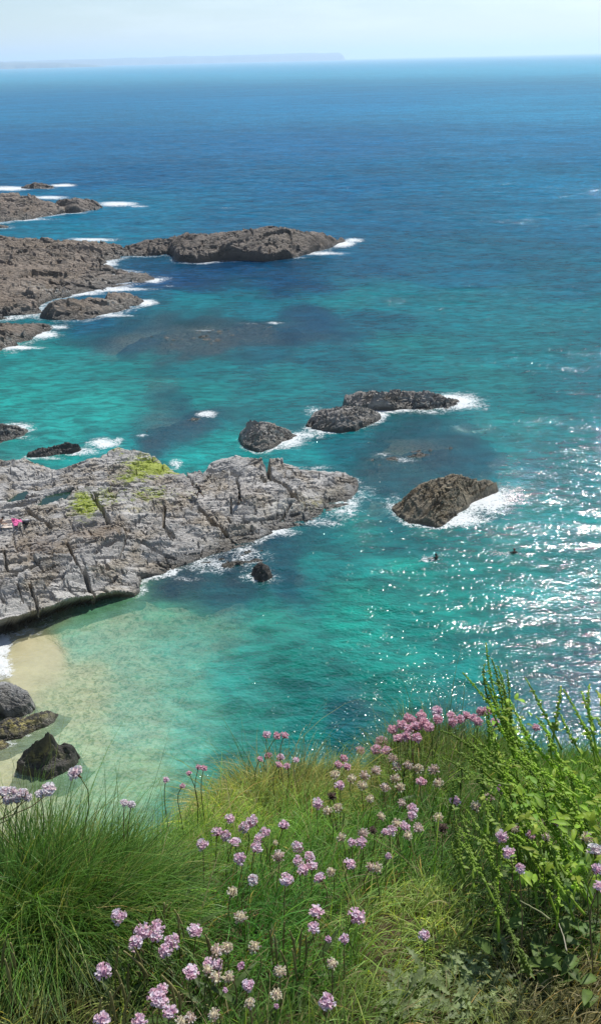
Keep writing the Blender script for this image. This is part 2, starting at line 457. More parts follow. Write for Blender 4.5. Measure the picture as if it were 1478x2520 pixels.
main_patches = [('algae', 372, 1152, 80, 36, 1.1), ('algae', 335, 1172, 70, 18, .85), ('algae', 208, 1242, 44, 32, 1.0), ('algae', 250, 1222, 110, 30, .55), ('algae', 370, 1215, 80, 26, .58), ('algae', 470, 1215, 60, 14, .45),
    ('algae', 70, 1138, 30, 10, .4), ('algae', 290, 1115, 30, 14, .5),
    ('brown', 240, 1305, 90, 26, 1.0), ('brown', 90, 1345, 90, 30, .9), ('brown', 430, 1215, 90, 40, .35), ('brown', 590, 1215, 50, 30, .45), ('brown', 420, 1165, 40, 18, .5),
    ('pale', 700, 1245, 60, 22, .9), ('pale', 790, 1245, 60, 28, 1.0), ('pale', 640, 1285, 60, 18, .8), ('pale', 200, 1465, 150, 20, .55), ('pale', 330, 1255, 60, 14, .5),
    ('pale', 560, 1330, 70, 20, .6), ('pale', 380, 1420, 60, 18, .6), ('lichen', 775, 1240, 30, 14, .8), ('lichen', 330, 1255, 26, 6, .5)]

POOLS = [[(14, 1224), (38, 1214), (62, 1210), (70, 1214), (58, 1228), (30, 1234)], [(88, 1238), (120, 1222), (150, 1208), (178, 1201), (172, 1212), (140, 1228), (110, 1240)]]
pool_out = []
def carve_pools(X, Y, Hh, hf):
    for pl in POOLS:
        P = np.array([hf.hit(a, b)[:2] for a, b in pl])
        sd = poly_sd(P, X, Y)
        c = P.mean(0)
        rim = np.percentile(Hh[(sd < 0.25) & (sd > 0)], 25) if ((sd < 0.25) & (sd > 0)).any() else hf.h(*c)
        m = sstep(0.25, -0.1, sd)
        Hh[:] = Hh * (1 - m) + (rim - 0.35) * m
        pool_out.append((P, rim - 0.10))

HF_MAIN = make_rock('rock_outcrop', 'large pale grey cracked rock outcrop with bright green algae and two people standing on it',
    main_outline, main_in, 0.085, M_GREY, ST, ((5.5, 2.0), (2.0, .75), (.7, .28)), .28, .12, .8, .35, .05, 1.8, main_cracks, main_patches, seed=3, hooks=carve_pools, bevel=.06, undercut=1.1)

far = dict(res=.26, mat=M_FAR, sizes=((16, 4.5), (6, 1.6), (2.2, .7)), step=1.0, amp=.42, groove=1.3, jag=1.0, rough=.14, bevel=.35)
make_rock('rock_platform', 'broad brown rock platform reaching in from the left edge, widest of the far rocks',
    [(-330, 560, 6), (-100, 573, 5), (0, 578, 4.6), (60, 583, 4.0), (150, 592, 2.6), (250, 598, 1.5), (310, 608, 1.0), (318, 625, .4), (270, 640, .2), (240, 655, .4),
     (300, 661, .7), (350, 672, .5), (395, 686, .1), (350, 697, .0), (270, 712, .0), (190, 720, .3), (130, 728, .6), (95, 745, .8), (100, 765, .3), (60, 775, .3), (0, 780, .5), (-330, 800, .5)],
    [(0, 640, 3.6), (-150, 650, 4.5), (100, 640, 3.0), (180, 690, 1.6), (60, 700, 2.6), (0, 740, 1.6), (250, 685, 1.1), (180, 620, 2.6)], seed=11,
    patches=[('pale', 300, 695, 90, 14, .8), ('pale', 160, 722, 80, 10, .8), ('pale', 30, 775, 60, 8, .6)], **far)
make_rock('rock_promontory', 'long dark brown rock promontory whose tip breaks the surf furthest right',
    [(305, 606, 1.0), (360, 591, 2.2), (430, 583, 2.8), (468, 572, 4.2), (560, 567, 4.8), (650, 562, 5.2), (740, 563, 4.8), (800, 570, 3.3), (845, 582, 1.0), (850, 592, .2),
     (810, 607, .3), (765, 620, .5), (725, 628, .4), (690, 633, .5), (655, 626, 1.6), (600, 618, 2.0), (540, 624, 1.5), (480, 628, 1.6), (438, 622, 2.0), (432, 606, 2.4), (410, 618, .8), (365, 628, .3), (318, 627, .3)],
    [(560, 592, 4.4), (700, 590, 4.2), (480, 598, 3.6), (790, 590, 2.2), (380, 605, 1.7), (660, 605, 3.2), (730, 606, 2.0)], seed=12, **dict(far, mat=M_FARD))
make_rock('rock_finger', 'low brown rock finger with foam at its tip, below the broad platform',
    [(92, 772, .5), (120, 755, 1.3), (200, 740, 1.6), (300, 732, 1.2), (352, 738, .3), (345, 750, .05), (280, 768, .1), (220, 785, .3), (150, 784, .4)], [(200, 762, 1.0), (280, 748, .9)],
    seed=13, patches=[('pale', 310, 755, 50, 12, .8)], **far)
make_rock('rock_ledge', 'low brown rock ledge at the left edge with white foam along its seaward side',
    [(-260, 780, 2), (0, 790, 1.8), (60, 790, 1.6), (112, 795, .8), (142, 803, .2), (92, 827, .05), (40, 851, .1), (0, 863, .2), (-260, 900, .2)], [(0, 820, 1.3), (60, 810, 1.1)],
    seed=14, patches=[('pale', 60, 840, 60, 12, .9)], **far)
make_rock('rock_outcrop', 'brown far rock at the left edge beneath a dark hump, third from the top',
    [(-330, 455, 6), (0, 475, 4), (60, 480, 3.5), (110, 490, 3), (155, 506, 2), (160, 516, 1), (120, 526, .6), (70, 538, .3), (0, 546, .3), (-330, 556, .3)], [(0, 510, 2.2), (80, 512, 1.8)],
    seed=15, **far)
make_rock('rock_hump', 'dark hump of rock with surf off its right end, among the far rocks',
    [(105, 494, 2.6), (150, 484, 3.8), (200, 487, 3.2), (245, 500, 1), (252, 512, .2), (210, 518, .4), (165, 520, .6), (128, 506, 1.4)], [(180, 502, 2.6)], seed=16, **dict(far, mat=M_FARD))
make_rock('rock_skerry', 'smallest and farthest low dark rock ringed by surf near the left edge',
    [(50, 460, .5), (70, 450, 1.8), (110, 448, 1.6), (136, 457, .5), (130, 463, .1), (80, 465, .1)], [], seed=17, **dict(far, mat=M_FARD))
make_rock('rock_skerry', 'tiny low rock awash at the left edge just above the broad platform',
    [(-60, 553, .8), (0, 550, .9), (22, 554, .4), (20, 560, .1), (-60, 566, .2)], [], seed=18, **far)

isl = dict(res=.085, mat=M_ISLE, sizes=((4.2, 1.1), (1.5, .5), (.6, .22)), step=.62, amp=.22, groove=.8, jag=.5, rough=.06, bevel=.08)
make_rock('rock_islet', 'long flat grey islet with foam streaming off its right end, farthest of the near islets',
    [(852, 974, 1.3), (880, 966, 1.6), (940, 961, 1.7), (985, 961, 1.6), (1040, 963, 1.2), (1090, 971, .7), (1130, 985, .25), (1138, 999, .05), (1090, 1005, .05), (1020, 1003, .2), (960, 1000, .5), (900, 998, .8), (855, 993, .9)],
    [(940, 980, 1.4), (1030, 985, .7)], seed=21, patches=[('pale', 1080, 995, 60, 12, .9)], **isl)
make_rock('rock_islet', 'rounded grey islet tucked in front of the long flat islet',
    [(752, 1042, .4), (765, 1026, 1.0), (800, 1002, 1.6), (850, 996, 1.7), (900, 1004, 1.4), (930, 1015, .7), (920, 1030, .5), (870, 1045, .8), (830, 1052, .7), (790, 1050, .5)], [(840, 1025, 1.4)], seed=22, **isl)
make_rock('rock_islet', 'grey islet nearest the big outcrop, with white water trailing off its right side',
    [(590, 1065, .8), (605, 1046, 1.6), (640, 1038, 1.7), (680, 1046, 1.3), (720, 1060, .6), (738, 1068, .2), (700, 1085, .1), (670, 1100, .2), (635, 1101, .5), (605, 1089, .6)], [(645, 1065, 1.4)],
    seed=23, patches=[('pale', 690, 1075, 40, 20, 1.0)], **isl)
make_rock('rock_islet', 'tall craggy dark brown islet on the right with white surf breaking against it',
    [(972, 1240, .5), (1000, 1217, 1.3), (1050, 1191, 1.9), (1100, 1171, 2.3), (1150, 1164, 2.2), (1200, 1173, 1.7), (1216, 1187, 1.0), (1203, 1208, .7), (1160, 1232, .4), (1130, 1255, .3), (1105, 1275, .2), (1080, 1287, .4), (1050, 1280, .5), (1010, 1276, .4), (980, 1264, .3)],
    [(1080, 1222, 1.8), (1030, 1244, 1.2), (1135, 1202, 1.9), (1070, 1255, 1.0)], seed=24,
    **dict(isl, mat=mat_rock('islet_craggy', (0.26, 0.215, 0.14), (0.18, 0.135, 0.07), 0.6, 1.0, .6, .6), strike=.65, amp=.24, step=.6, rough=.12, jag=.6))
make_rock('rock', 'small dark rock poking out of the foam off the near side of the big outcrop',
    [(618, 1412, .2), (624, 1392, .7), (645, 1381, 1.0), (664, 1391, .8), (668, 1411, .4), (645, 1423, .3)], [(645, 1400, .9)], seed=25, **dict(isl, mat=M_BLACK, res=.08, jag=.2))
make_rock('rock', 'low foam-washed rock at the left edge, above the big outcrop',
    [(-80, 1060, .8), (0, 1044, .9), (40, 1046, .7), (75, 1056, .2), (60, 1070, .05), (0, 1086, .2), (-80, 1098, .4)], [(0, 1065, .6)], seed=26, patches=[('pale', 30, 1062, 40, 16, .7)], **dict(isl, mat=M_BLACK))
make_rock('rock', 'narrow dark rock behind the big outcrop with white water breaking over its right end',
    [(72, 1119, .3), (110, 1101, .9), (160, 1088, 1.1), (198, 1090, .9), (208, 1099, .4), (160, 1111, .2), (110, 1121, .2)], [], seed=27, **dict(isl, mat=M_BLACK))

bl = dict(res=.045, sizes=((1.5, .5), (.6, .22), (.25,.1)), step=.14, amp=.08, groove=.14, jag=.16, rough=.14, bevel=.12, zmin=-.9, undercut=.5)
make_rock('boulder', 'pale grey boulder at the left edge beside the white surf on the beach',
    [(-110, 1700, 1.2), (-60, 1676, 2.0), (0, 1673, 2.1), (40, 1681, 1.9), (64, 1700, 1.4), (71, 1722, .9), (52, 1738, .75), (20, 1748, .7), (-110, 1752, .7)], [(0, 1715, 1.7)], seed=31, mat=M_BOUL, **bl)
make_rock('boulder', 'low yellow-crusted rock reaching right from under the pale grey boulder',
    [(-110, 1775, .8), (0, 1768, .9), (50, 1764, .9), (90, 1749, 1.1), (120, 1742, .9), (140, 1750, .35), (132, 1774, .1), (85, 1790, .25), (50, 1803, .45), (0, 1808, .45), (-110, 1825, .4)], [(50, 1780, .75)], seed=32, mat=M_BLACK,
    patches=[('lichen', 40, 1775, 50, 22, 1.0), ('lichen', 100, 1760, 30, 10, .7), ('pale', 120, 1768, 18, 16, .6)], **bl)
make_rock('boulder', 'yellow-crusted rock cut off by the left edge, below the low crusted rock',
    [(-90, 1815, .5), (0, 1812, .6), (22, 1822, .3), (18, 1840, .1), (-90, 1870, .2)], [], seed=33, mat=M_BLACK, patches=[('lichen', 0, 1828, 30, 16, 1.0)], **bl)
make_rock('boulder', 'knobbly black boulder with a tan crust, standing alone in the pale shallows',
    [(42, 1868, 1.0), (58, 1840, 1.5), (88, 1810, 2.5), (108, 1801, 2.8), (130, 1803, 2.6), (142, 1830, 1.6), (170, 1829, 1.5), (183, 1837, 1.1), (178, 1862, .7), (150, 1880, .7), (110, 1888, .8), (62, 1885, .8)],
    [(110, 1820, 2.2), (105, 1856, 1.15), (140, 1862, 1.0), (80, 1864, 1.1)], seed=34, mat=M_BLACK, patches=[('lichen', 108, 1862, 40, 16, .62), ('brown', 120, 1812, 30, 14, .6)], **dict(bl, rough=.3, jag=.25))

rf = dict(res=.3, mat=M_REEF, sizes=((4, 1.2), (1.4, .5)), step=.2, amp=.15, groove=.3, jag=.8, rough=.35, bevel=.3, cat='reef', zmin=-1.9)
make_rock('submerged_reef', 'long submerged reef showing grey-green through the water off the rock ledge',
    [(310, 850, -.5), (400, 815, -.35), (520, 805, -.25), (640, 795, -.3), (720, 805, -.5), (700, 835, -.6), (600, 870, -.6), (480, 882, -.6), (360, 880, -.6)], [(520, 840, -.2)], seed=41, **rf)
make_rock('submerged_reef', 'narrow submerged reef with a foamy tip just beyond the algae-covered rock',
    [(318, 1085, -.3), (380, 1050, -.25), (450, 1028, -.12), (520, 1012, .1), (538, 1020, .0), (480, 1048, -.3), (420, 1072, -.4), (350, 1096, -.4)], [], seed=42, **dict(rf, res=.15))
make_rock('submerged_reef', 'submerged reef seen between the big outcrop and the craggy right islet',
    [(880, 1140, -.3), (930, 1118, -.15), (1020, 1108, -.1), (1120, 1100, -.4), (1150, 1125, -.6), (1060, 1150, -.4), (980, 1165, -.4), (900, 1165, -.4)], [(980, 1135, -.1)], seed=43, **dict(rf, res=.15))
make_rock('submerged_reef', 'dark weedy underwater ledge along the near foot of the big outcrop',
    [(380, 1412, -.1), (480, 1382, -.1), (560, 1358, -.1), (640, 1330, -.2), (720, 1340, -.8), (700, 1410, -.8), (660, 1440, -.6), (560, 1450, -.8), (480, 1490, -1.1), (400, 1490, -1.1), (350, 1455, -.5)],
    [(540, 1400, -.15), (600, 1405, -.2)], seed=44, **dict(rf, res=.13))

# ------------------------------------------------------------------ sea
def warp_space(X, Y):
    r = np.hypot(X, Y) + 1e-6
    return np.arctan2(X, Y) * 1.6, np.log(r)

# (px, py, colour of the lit water body with haze painted into the far ones, clarity 0 = hidden bottom .. 1 = clear)
WATER = [(380, 1066, (10, 74, 88), .5), (470, 1040, (10, 72, 88), .5), (1060, 1112, (10, 68, 80), .4), (930, 1142, (12, 74, 80), .5), (545, 845, (22, 66, 78), .6), (430, 852, (24, 70, 80), .6), (610, 812, (18, 64, 80), .5), (730, 812, (10, 62, 84), .2), (980, 1160, (8, 72, 80), .3), (100, 175, (60, 125, 170), 0), (739, 170, (58, 122, 168), 0), (1400, 165, (64, 126, 170), 0), (100, 260, (28, 92, 142), 0), (739, 260, (30, 95, 146), 0), (1400, 260, (40, 104, 152), 0),
    (100, 360, (16, 78, 128), 0), (739, 360, (16, 78, 128), 0), (1400, 360, (24, 88, 136), 0), (300, 430, (12, 70, 116), 0), (800, 460, (10, 72, 116), 0), (1400, 460, (14, 84, 126), 0),
    (300, 540, (12, 84, 122), 0), (600, 540, (10, 74, 114), 0), (900, 540, (8, 72, 112), 0), (1400, 560, (8, 78, 116), 0), (220, 570, (14, 90, 124), 0),
    (600, 655, (12, 56, 92), 0), (430, 700, (12, 56, 92), 0), (900, 640, (8, 76, 108), 0), (700, 700, (10, 60, 92), 0), (1150, 650, (6, 84, 112), 0), (1400, 680, (6, 86, 110), 0),
    (250, 760, (14, 76, 104), 0), (480, 765, (8, 102, 112), 0), (850, 745, (6, 106, 114), 0), (1100, 745, (6, 100, 114), 0), (1400, 760, (6, 98, 112), 0), (650, 760, (8, 96, 110), 0),
    (330, 840, (16, 72, 90), .4), (500, 840, (30, 72, 80), .6), (640, 830, (18, 68, 84), .5), (780, 790, (10, 66, 92), .1), (900, 788, (6, 78, 98), 0), (650, 880, (8, 88, 104), .1),
    (100, 880, (20, 116, 116), 0), (300, 905, (14, 118, 116), 0), (500, 920, (8, 104, 108), 0), (800, 890, (6, 92, 104), 0), (1000, 850, (4, 104, 110), 0), (1250, 860, (4, 98, 108), 0), (1440, 900, (4, 92, 106), 0),
    (60, 960, (24, 132, 126), 0), (250, 1000, (22, 132, 124), 0), (500, 980, (10, 116, 114), 0), (700, 950, (6, 108, 110), 0), (1200, 940, (4, 104, 108), 0), (1440, 1000, (4, 98, 106), 0),
    (150, 1060, (24, 136, 128), 0), (290, 1060, (18, 120, 118), 0), (430, 1055, (12, 80, 92), .4), (560, 1100, (12, 122, 116), 0), (460, 1130, (14, 124, 118), 0), (850, 1080, (6, 96, 104), 0), (740, 1110, (10, 112, 112), 0),
    (1000, 1130, (14, 78, 84), .45), (1130, 1110, (8, 74, 86), .2), (1280, 1140, (4, 92, 100), 0), (1250, 1060, (4, 104, 106), 0), (1440, 1150, (4, 100, 104), 0),
    (920, 1230, (10, 92, 98), .2), (880, 1290, (14, 114, 108), 0), (1400, 1290, (4, 106, 106), 0), (1000, 1310, (6, 92, 94), 0), (760, 1330, (10, 90, 94), .2), (650, 1345, (6, 62, 74), .3),
    (560, 1400, (12, 56, 64), .4), (690, 1420, (8, 84, 92), .2), (440, 1460, (16, 66, 72), .45), (540, 1460, (16, 84, 88), .3), (780, 1400, (8, 112, 106), 0), (1000, 1380, (6, 122, 112), 0), (1250, 1400, (4, 112, 106), 0), (1440, 1420, (4, 100, 98), 0),
    (620, 1520, (22, 124, 110), .1), (430, 1540, (74, 152, 124), .4), (270, 1530, (110, 165, 128), .55), (150, 1530, (150, 170, 122), .65), (850, 1520, (10, 126, 112), 0), (1100, 1520, (6, 116, 106), 0), (1350, 1560, (2, 98, 96), 0),
    (60, 1620, (200, 184, 140), .8), (130, 1630, (192, 184, 142), .75), (230, 1600, (118, 178, 154), .45), (300, 1680, (116, 180, 156), .5), (450, 1650, (78, 166, 148), .4), (600, 1660, (34, 142, 132), .18), (720, 1640, (18, 118, 106), .05),
    (160, 1720, (165, 186, 146), .6), (300, 1780, (124, 184, 160), .5), (450, 1780, (76, 164, 148), .35), (600, 1770, (32, 116, 106), .1), (750, 1700, (10, 110, 102), 0), (860, 1780, (4, 76, 80), 0), (950, 1680, (6, 118, 106), 0),
    (1150, 1640, (2, 106, 100), 0), (1430, 1660, (2, 76, 82), 0), (1250, 1720, (2, 84, 86), 0), (1400, 1800, (2, 82, 84), 0), (700, 1830, (14, 104, 98), 0), (560, 1850, (40, 116, 104), .1), (300, 1880, (134, 180, 144), .45), (200, 1830, (148, 186, 146), .6), (30, 1890, (180, 185, 140), .7), (430, 1950, (70, 126, 106), .2), (0, 1700, (195, 185, 140), .75)]
WP = np.array([at_z(a, b, 0)[:2] for a, b, c, d in WATER])
WA, WB = warp_space(WP[:, 0], WP[:, 1])
WC = np.array([(np.array([1.2, 1.32, 1.2]) if b < 600 else np.array([1.0, .92 if (b < 1500 and a < 900) else .98, 1.02])) * lin((max(0, c[0] - 10) if (b < 1000 or c[0] < 20) else c[0], c[1] * 1.06, c[2] * (.98 if b < 1000 else 1.0))) for a, b, c, d in WATER]); WK = np.array([d for a, b, c, d in WATER])

def water_fields(X, Y):
    r = np.hypot(X, Y)
    s = np.maximum(r * 0.035, 1.0)
    Xw = X + s * 1.6 * fbm(X / (s * 0 + 5), Y / 5, 4, 201) * np.clip(60 / r, 0.3, 1) * 1.0
    Yw = Y + r * 0.10 * fbm(X / 9 + 3, Y / 14, 4, 202)
    a, b = warp_space(Xw, Yw)
    num = np.zeros(X.shape + (3,)); nk = np.zeros(X.shape); den = np.zeros(X.shape)
    for k in range(len(WA)):
        d2 = (a - WA[k]) ** 2 + (b - WB[k]) ** 2 * 1.3 + 0.0002
        w = d2 ** -1.75
        num += w[..., None] * WC[k]; nk += w * WK[k]; den += w
    return num / den[..., None], nk / den

FOAM = [(1120, 988, 60, 18, 1.0), (1180, 997, 28, 14, .55), (970, 1008, 60, 9, .75), (770, 1012, 26, 14, .6), (705, 1085, 50, 18, .85), (760, 1068, 60, 14, .6), (935, 1022, 22, 10, .85), (1060, 1015, 50, 8, .5),
    (1195, 1232, 60, 30, 1.05), (1140, 1278, 60, 18, .85), (1050, 1294, 60, 9, .6), (1255, 1220, 40, 26, .7), (965, 1238, 30, 26, .5), (905, 1215, 40, 24, .45), (1210, 1265, 70, 22, .45),
    (255, 1092, 36, 12, 1.05), (205, 1112, 50, 9, .75), (120, 1128, 60, 6, .5), (432, 1142, 18, 12, .8), (508, 1019, 24, 7, 1.0), (350, 1072, 18, 6, .6), (850, 1250, 44, 30, .62), (800, 1287, 60, 12, .55), (290, 1083, 20, 8, .7),
    (520, 1392, 70, 22, .6), (610, 1372, 60, 26, .58), (640, 1424, 60, 9, .6), (400, 1413, 50, 12, .6), (460, 1425, 60, 10, .5), (700, 1312, 50, 12, .5), (990, 1132, 40, 8, .6), (940, 1120, 30, 8, .5), (770, 1152, 60, 8, .55),
    (40, 1052, 40, 12, .85), (60, 1075, 30, 8, .5), (20, 464, 46, 4.5, 1.1), (155, 456, 28, 3, 1.1), (120, 486, 44, 4, .9), (290, 502, 44, 5, 1.1), (340, 508, 26, 3, .7), (60, 540, 90, 3, .6), (225, 590, 60, 4, .9), (170, 594, 40, 3, .7),
    (842, 600, 26, 7, 1.1), (872, 591, 22, 4, .9), (800, 624, 50, 4, .85), (700, 634, 50, 3, .65), (375, 690, 26, 4, 1.0), (300, 713, 80, 4, .85), (200, 725, 60, 3, .7), (255, 652, 44, 5, .7), (350, 745, 30, 6, 1.1), (280, 777, 60, 4, .7), (415, 703, 20, 3, .5),
    (95, 824, 46, 7, 1.0), (40, 857, 60, 4, .95), (140, 806, 30, 4, .7), (676, 795, 22, 3, .75), (500, 813, 30, 3, .6), (562, 512, 28, 1.2, .6), (620, 796, 60, 3, .4), (20, 783, 46, 3, .6),
    (0, 1590, 20, 26, 1.4), (0, 1640, 30, 24, 1.1), (24, 1664, 18, 8, .7), (1052, 1377, 26, 7, .75), (1240, 1363, 30, 7, .65), (1070, 1384, 40, 9, .4), (60, 1832, 60, 6, .35), (40, 1560, 60, 5, .5)]

def water_mesh():
    th = np.linspace(-0.95, 0.95, 560)
    th = np.sign(th) * np.abs(th) ** 1.25 * 1.012
    r1 = np.exp(np.arange(math.log(10), math.log(420), 0.0042))
    r2 = np.exp(np.arange(math.log(420) + .02, math.log(45000), 0.035))
    r = np.concatenate([r1, r2])
    TH, R = np.meshgrid(th, r)
    X = R * np.sin(TH); Y = R * np.cos(TH)
    Z = np.zeros_like(X)
    rg = np.random.default_rng(5)
    for k in range(46):
        L = 1.1 * (14 / 1.1) ** rg.random()
        ang = math.radians(205) + rg.normal() * 0.55
        A = 0.0034 * L ** 0.6 * np.clip(.6 + R / 300, .6, 2.2)
        f = np.clip((L * 0.45 / (R * 0.0045)) - 0.6, 0, 1)
        ph = (X * math.sin(ang) + Y * math.cos(ang)) * 2 * math.pi / L + rg.random() * 6.28
        s = np.sin(ph)
        Z += A * f * (s + 0.25 * np.cos(2 * ph))
    col, clr = water_fields(X, Y)
    calm = 1 - 0.75 * clr
    Z *= calm * (0.7 + 0.6 * vnoise(X / 14, Y / 14, 33))
    foam = np.zeros_like(X)
    for px, py, rx, ry, s in FOAM:
        c = at_z(px, py, 0); ex = at_z(px + rx, py, 0) - c; ey = at_z(px, py - ry, 0) - c
        Mi = np.linalg.inv(np.array([ex[:2], ey[:2]]).T)
        a = Mi[0, 0] * (X - c[0]) + Mi[0, 1] * (Y - c[1]); b = Mi[1, 0] * (X - c[0]) + Mi[1, 1] * (Y - c[1]); a, b = a / 1.2, b / 1.25
        foam = np.maximum(foam, s * np.exp(-(a * a + b * b) * 0.9))
    fr = np.zeros_like(X)
    for xs, ys, Hh, Wf in ROCKS:
        m = (X > xs[0]) & (X < xs[-1]) & (Y > ys[0]) & (Y < ys[-1])
        i = np.clip(((X[m] - xs[0]) / (xs[1] - xs[0])).astype(int), 0, len(xs) - 1)
        j = np.clip(((Y[m] - ys[0]) / (ys[1] - ys[0])).astype(int), 0, len(ys) - 1)
        hh = Hh[j, i]
        v = sstep(Wf, Wf * .12, hh) * np.clip(.50 + .55 * fbm(X[m] / (Wf * 2.2), Y[m] / (Wf * 2.2), 3, 91), 0.1, .85)
        fr[m] = np.maximum(fr[m], v)
    fr *= np.where(clr > 0.5, 0.55, 1.0)
    foam = np.clip(np.maximum(foam, fr) + 0.35 * np.minimum(foam, fr), 0, 1.3)
    Z += foam * 0.10 * (0.4 + fbm(X / 1.2, Y / 1.2, 4, 71)) * np.clip(200 / R, 0, 1)
    ny, nx = X.shape
    idx = np.arange(ny * nx).reshape(ny, nx)
    q = np.stack([idx[:-1, :-1], idx[:-1, 1:], idx[1:, 1:], idx[1:, :-1]], -1).reshape(-1, 4)[:, ::-1]
    V = np.stack([X, Y, Z], -1).reshape(-1, 3)
    return V, q, col.reshape(-1, 3), clr.ravel(), foam.ravel()

def mat_water():
    t = NT('sea_water'); p = t.pos()
    col = t.attr('body').outputs['Color']; clr = t.attr('clarity').outputs['Fac']; fo = t.attr('foam').outputs['Fac']
    w1 = t.mapping(p, math.radians(-14), (0.55, 1.0, 1.0)); w2 = t.mapping(p, math.radians(22), (0.7, 1.0, 1.0))
    big = t.noise(w1, 0.055, 3, 0.6); n0 = t.noise(w1, 0.30, 3, 0.55, 0.3); n1 = t.noise(w2, 1.0, 4, 0.6, 0.4); n2 = t.noise(w2, 3.9, 2, 0.5, 0.0)
    streak = t.noise(t.mapping(p, math.radians(-8), (0.25, 1.0, 1.0)), 0.018, 4, 0.6)
    ln = t.n('ShaderNodeVectorMath', operation='LENGTH'); t.t.links.new(p, ln.inputs[0])
    open_ = t.ramp(ln.outputs['Value'], 90.0, 320.0, 0.15, 1.0)      # open water beyond the sheltered cove is rougher
    gust = t.ramp(streak, 0.35, 0.65, 0.75, 1.2)
    hsum = t.math('ADD', t.math('MULTIPLY', n0, 0.11), t.math('ADD', t.math('MULTIPLY', n1, 0.08), t.math('MULTIPLY', n2, 0.084)))
    hsum = t.math('ADD', hsum, t.math('MULTIPLY', open_, t.math('ADD', t.math('MULTIPLY', big, 1.9), t.math('ADD', t.math('MULTIPLY', t.noise(w2, 0.14, 2, 0.5), .75), t.math('MULTIPLY', n0, .4)))))
    hsum = t.math('MULTIPLY', hsum, gust)
    amp = t.math('SUBTRACT', 1.0, t.math('MULTIPLY', clr, 0.45))
    hsum = t.math('MULTIPLY', hsum, amp)
    bp = t.n('ShaderNodeBump', i_Strength=1.0, i_Distance=1.0); t.t.links.new(hsum, bp.inputs['Height'])
    N = bp.outputs[0]
    # water body: turbid scattering over a tinted clear layer
    mid = t.noise(t.mapping(p, math.radians(-12), (0.3, 1.0, 1.0)), 0.16, 4, 0.62, 0.4)
    rip = t.noise(t.mapping(p, math.radians(-16), (0.38, 1.0, 1.0)), 1.1, 4, 0.68, 0.5)
    v = t.math('MULTIPLY', t.ramp(rip, 0.34, 0.66, 0.64, 1.34), t.math('MULTIPLY', t.ramp(mid, 0.32, 0.68, 0.80, 1.20), t.ramp(n0, 0.3, 0.7, 0.86, 1.12)))  # light and dark of the wave faces painted into the body colour
    v = t.math('ADD', t.math('MULTIPLY', t.math('SUBTRACT', v, 1.0), t.math('SUBTRACT', 1.0, t.math('MULTIPLY', clr, 0.8))), 1.0)
    v2 = t.ramp(streak, 0.3, 0.7, 0.86, 1.12)
    vv = t.math('MULTIPLY', v, v2)
    bc = t.n('ShaderNodeVectorMath', operation='SCALE'); t.t.links.new(col, bc.inputs[0]); t.t.links.new(vv, bc.inputs['Scale'])
    dif = t.n('ShaderNodeBsdfDiffuse'); t.t.links.new(bc.outputs[0], dif.inputs['Color']); t.t.links.new(N, dif.inputs['Normal'])
    tr = t.n('ShaderNodeBsdfTransparent'); tr.inputs[0].default_value = (0.93, 0.96, 0.91, 1)
    body = t.mixs(clr, dif.outputs[0], tr.outputs[0])
    gl = t.n('ShaderNodeBsdfGlossy', i_Roughness=0.06); t.t.links.new(N, gl.inputs['Normal']); gl.inputs['Color'].default_value = (1, 1, 1, 1)
    fn = t.n('ShaderNodeFresnel', i_IOR=1.33); t.t.links.new(N, fn.inputs['Normal'])
    fac = t.math('MINIMUM', t.math('MULTIPLY', fn.outputs[0], 0.24), 0.11)
    surf = t.mixs(fac, body, gl.outputs[0])
    # foam: lacy threshold of the foam amount
    fp = t.mapping(p, math.radians(-10), (0.8, 1.15, 1.0))
    f1 = t.noise(fp, 1.1, 8, 0.72, 1.2); f2 = t.noise(fp, 2.2, 5, 0.6, 1.6)
    vein = t.math('SUBTRACT', 1.0, t.math('MULTIPLY', t.math('ABSOLUTE', t.math('SUBTRACT', f2, 0.5)), 7.0), True)
    pat = t.math('ADD', t.math('MULTIPLY', f1, 0.72), t.math('MULTIPLY', vein, 0.30))
    th = t.math('SUBTRACT', 0.86, t.math('MULTIPLY', fo, 0.52))
    fm = t.ramp(pat, t.math('SUBTRACT', th, 0.06), t.math('ADD', th, 0.11))
    fm = t.math('MULTIPLY', fm, t.ramp(fo, 0.04, 0.25))
    fm = t.math('MULTIPLY', fm, 0.93)
    fd = t.n('ShaderNodeBsdfDiffuse'); fd.inputs[0].default_value = (0.66, 0.69, 0.69, 1)
    b2 = t.n('ShaderNodeBump', i_Strength=0.8, i_Distance=0.25); t.t.links.new(f1, b2.inputs['Height']); t.t.links.new(b2.outputs[0], fd.inputs['Normal'])
    return t.done(t.mixs(fm, surf, fd.outputs[0]))

V, q, bcol, bclr, bfoam = water_mesh()
WATER_ALB = 0.80
o = obj('sea_water', mesh_np('sea_water', V, [q], [mat_water()], {'body': bcol * WATER_ALB, 'clarity': bclr, 'foam': bfoam}, True))
o['kind'] = 'structure'

# pools standing in the hollows of the outcrop
def mat_pool():
    t = NT('pool_water')
    b = t.n('ShaderNodeBsdfPrincipled', i_Roughness=0.05); b.inputs['Base Color'].default_value = (0.01, 0.035, 0.022, 1)
    return t.done(b.outputs[0])
MP = mat_pool()
for k, (P, z) in enumerate(pool_out):
    c = P.mean(0); n = len(P)
    rim = c + (P - c) * 1.25
    Vp = np.vstack([np.hstack([rim - c, np.zeros((n, 1))]), [[0, 0, 0]]])
    o = obj('rock_pool', mesh_np('rock_pool', Vp, [[(i, (i + 1) % n, n) for i in range(n)]], [MP]), None, (c[0], c[1], z))
    tag(o, ['small dark green rock pool close to the left edge of the outcrop', 'long narrow dark green rock pool slanting across the outcrop'][k], 'rock pool', None, None)

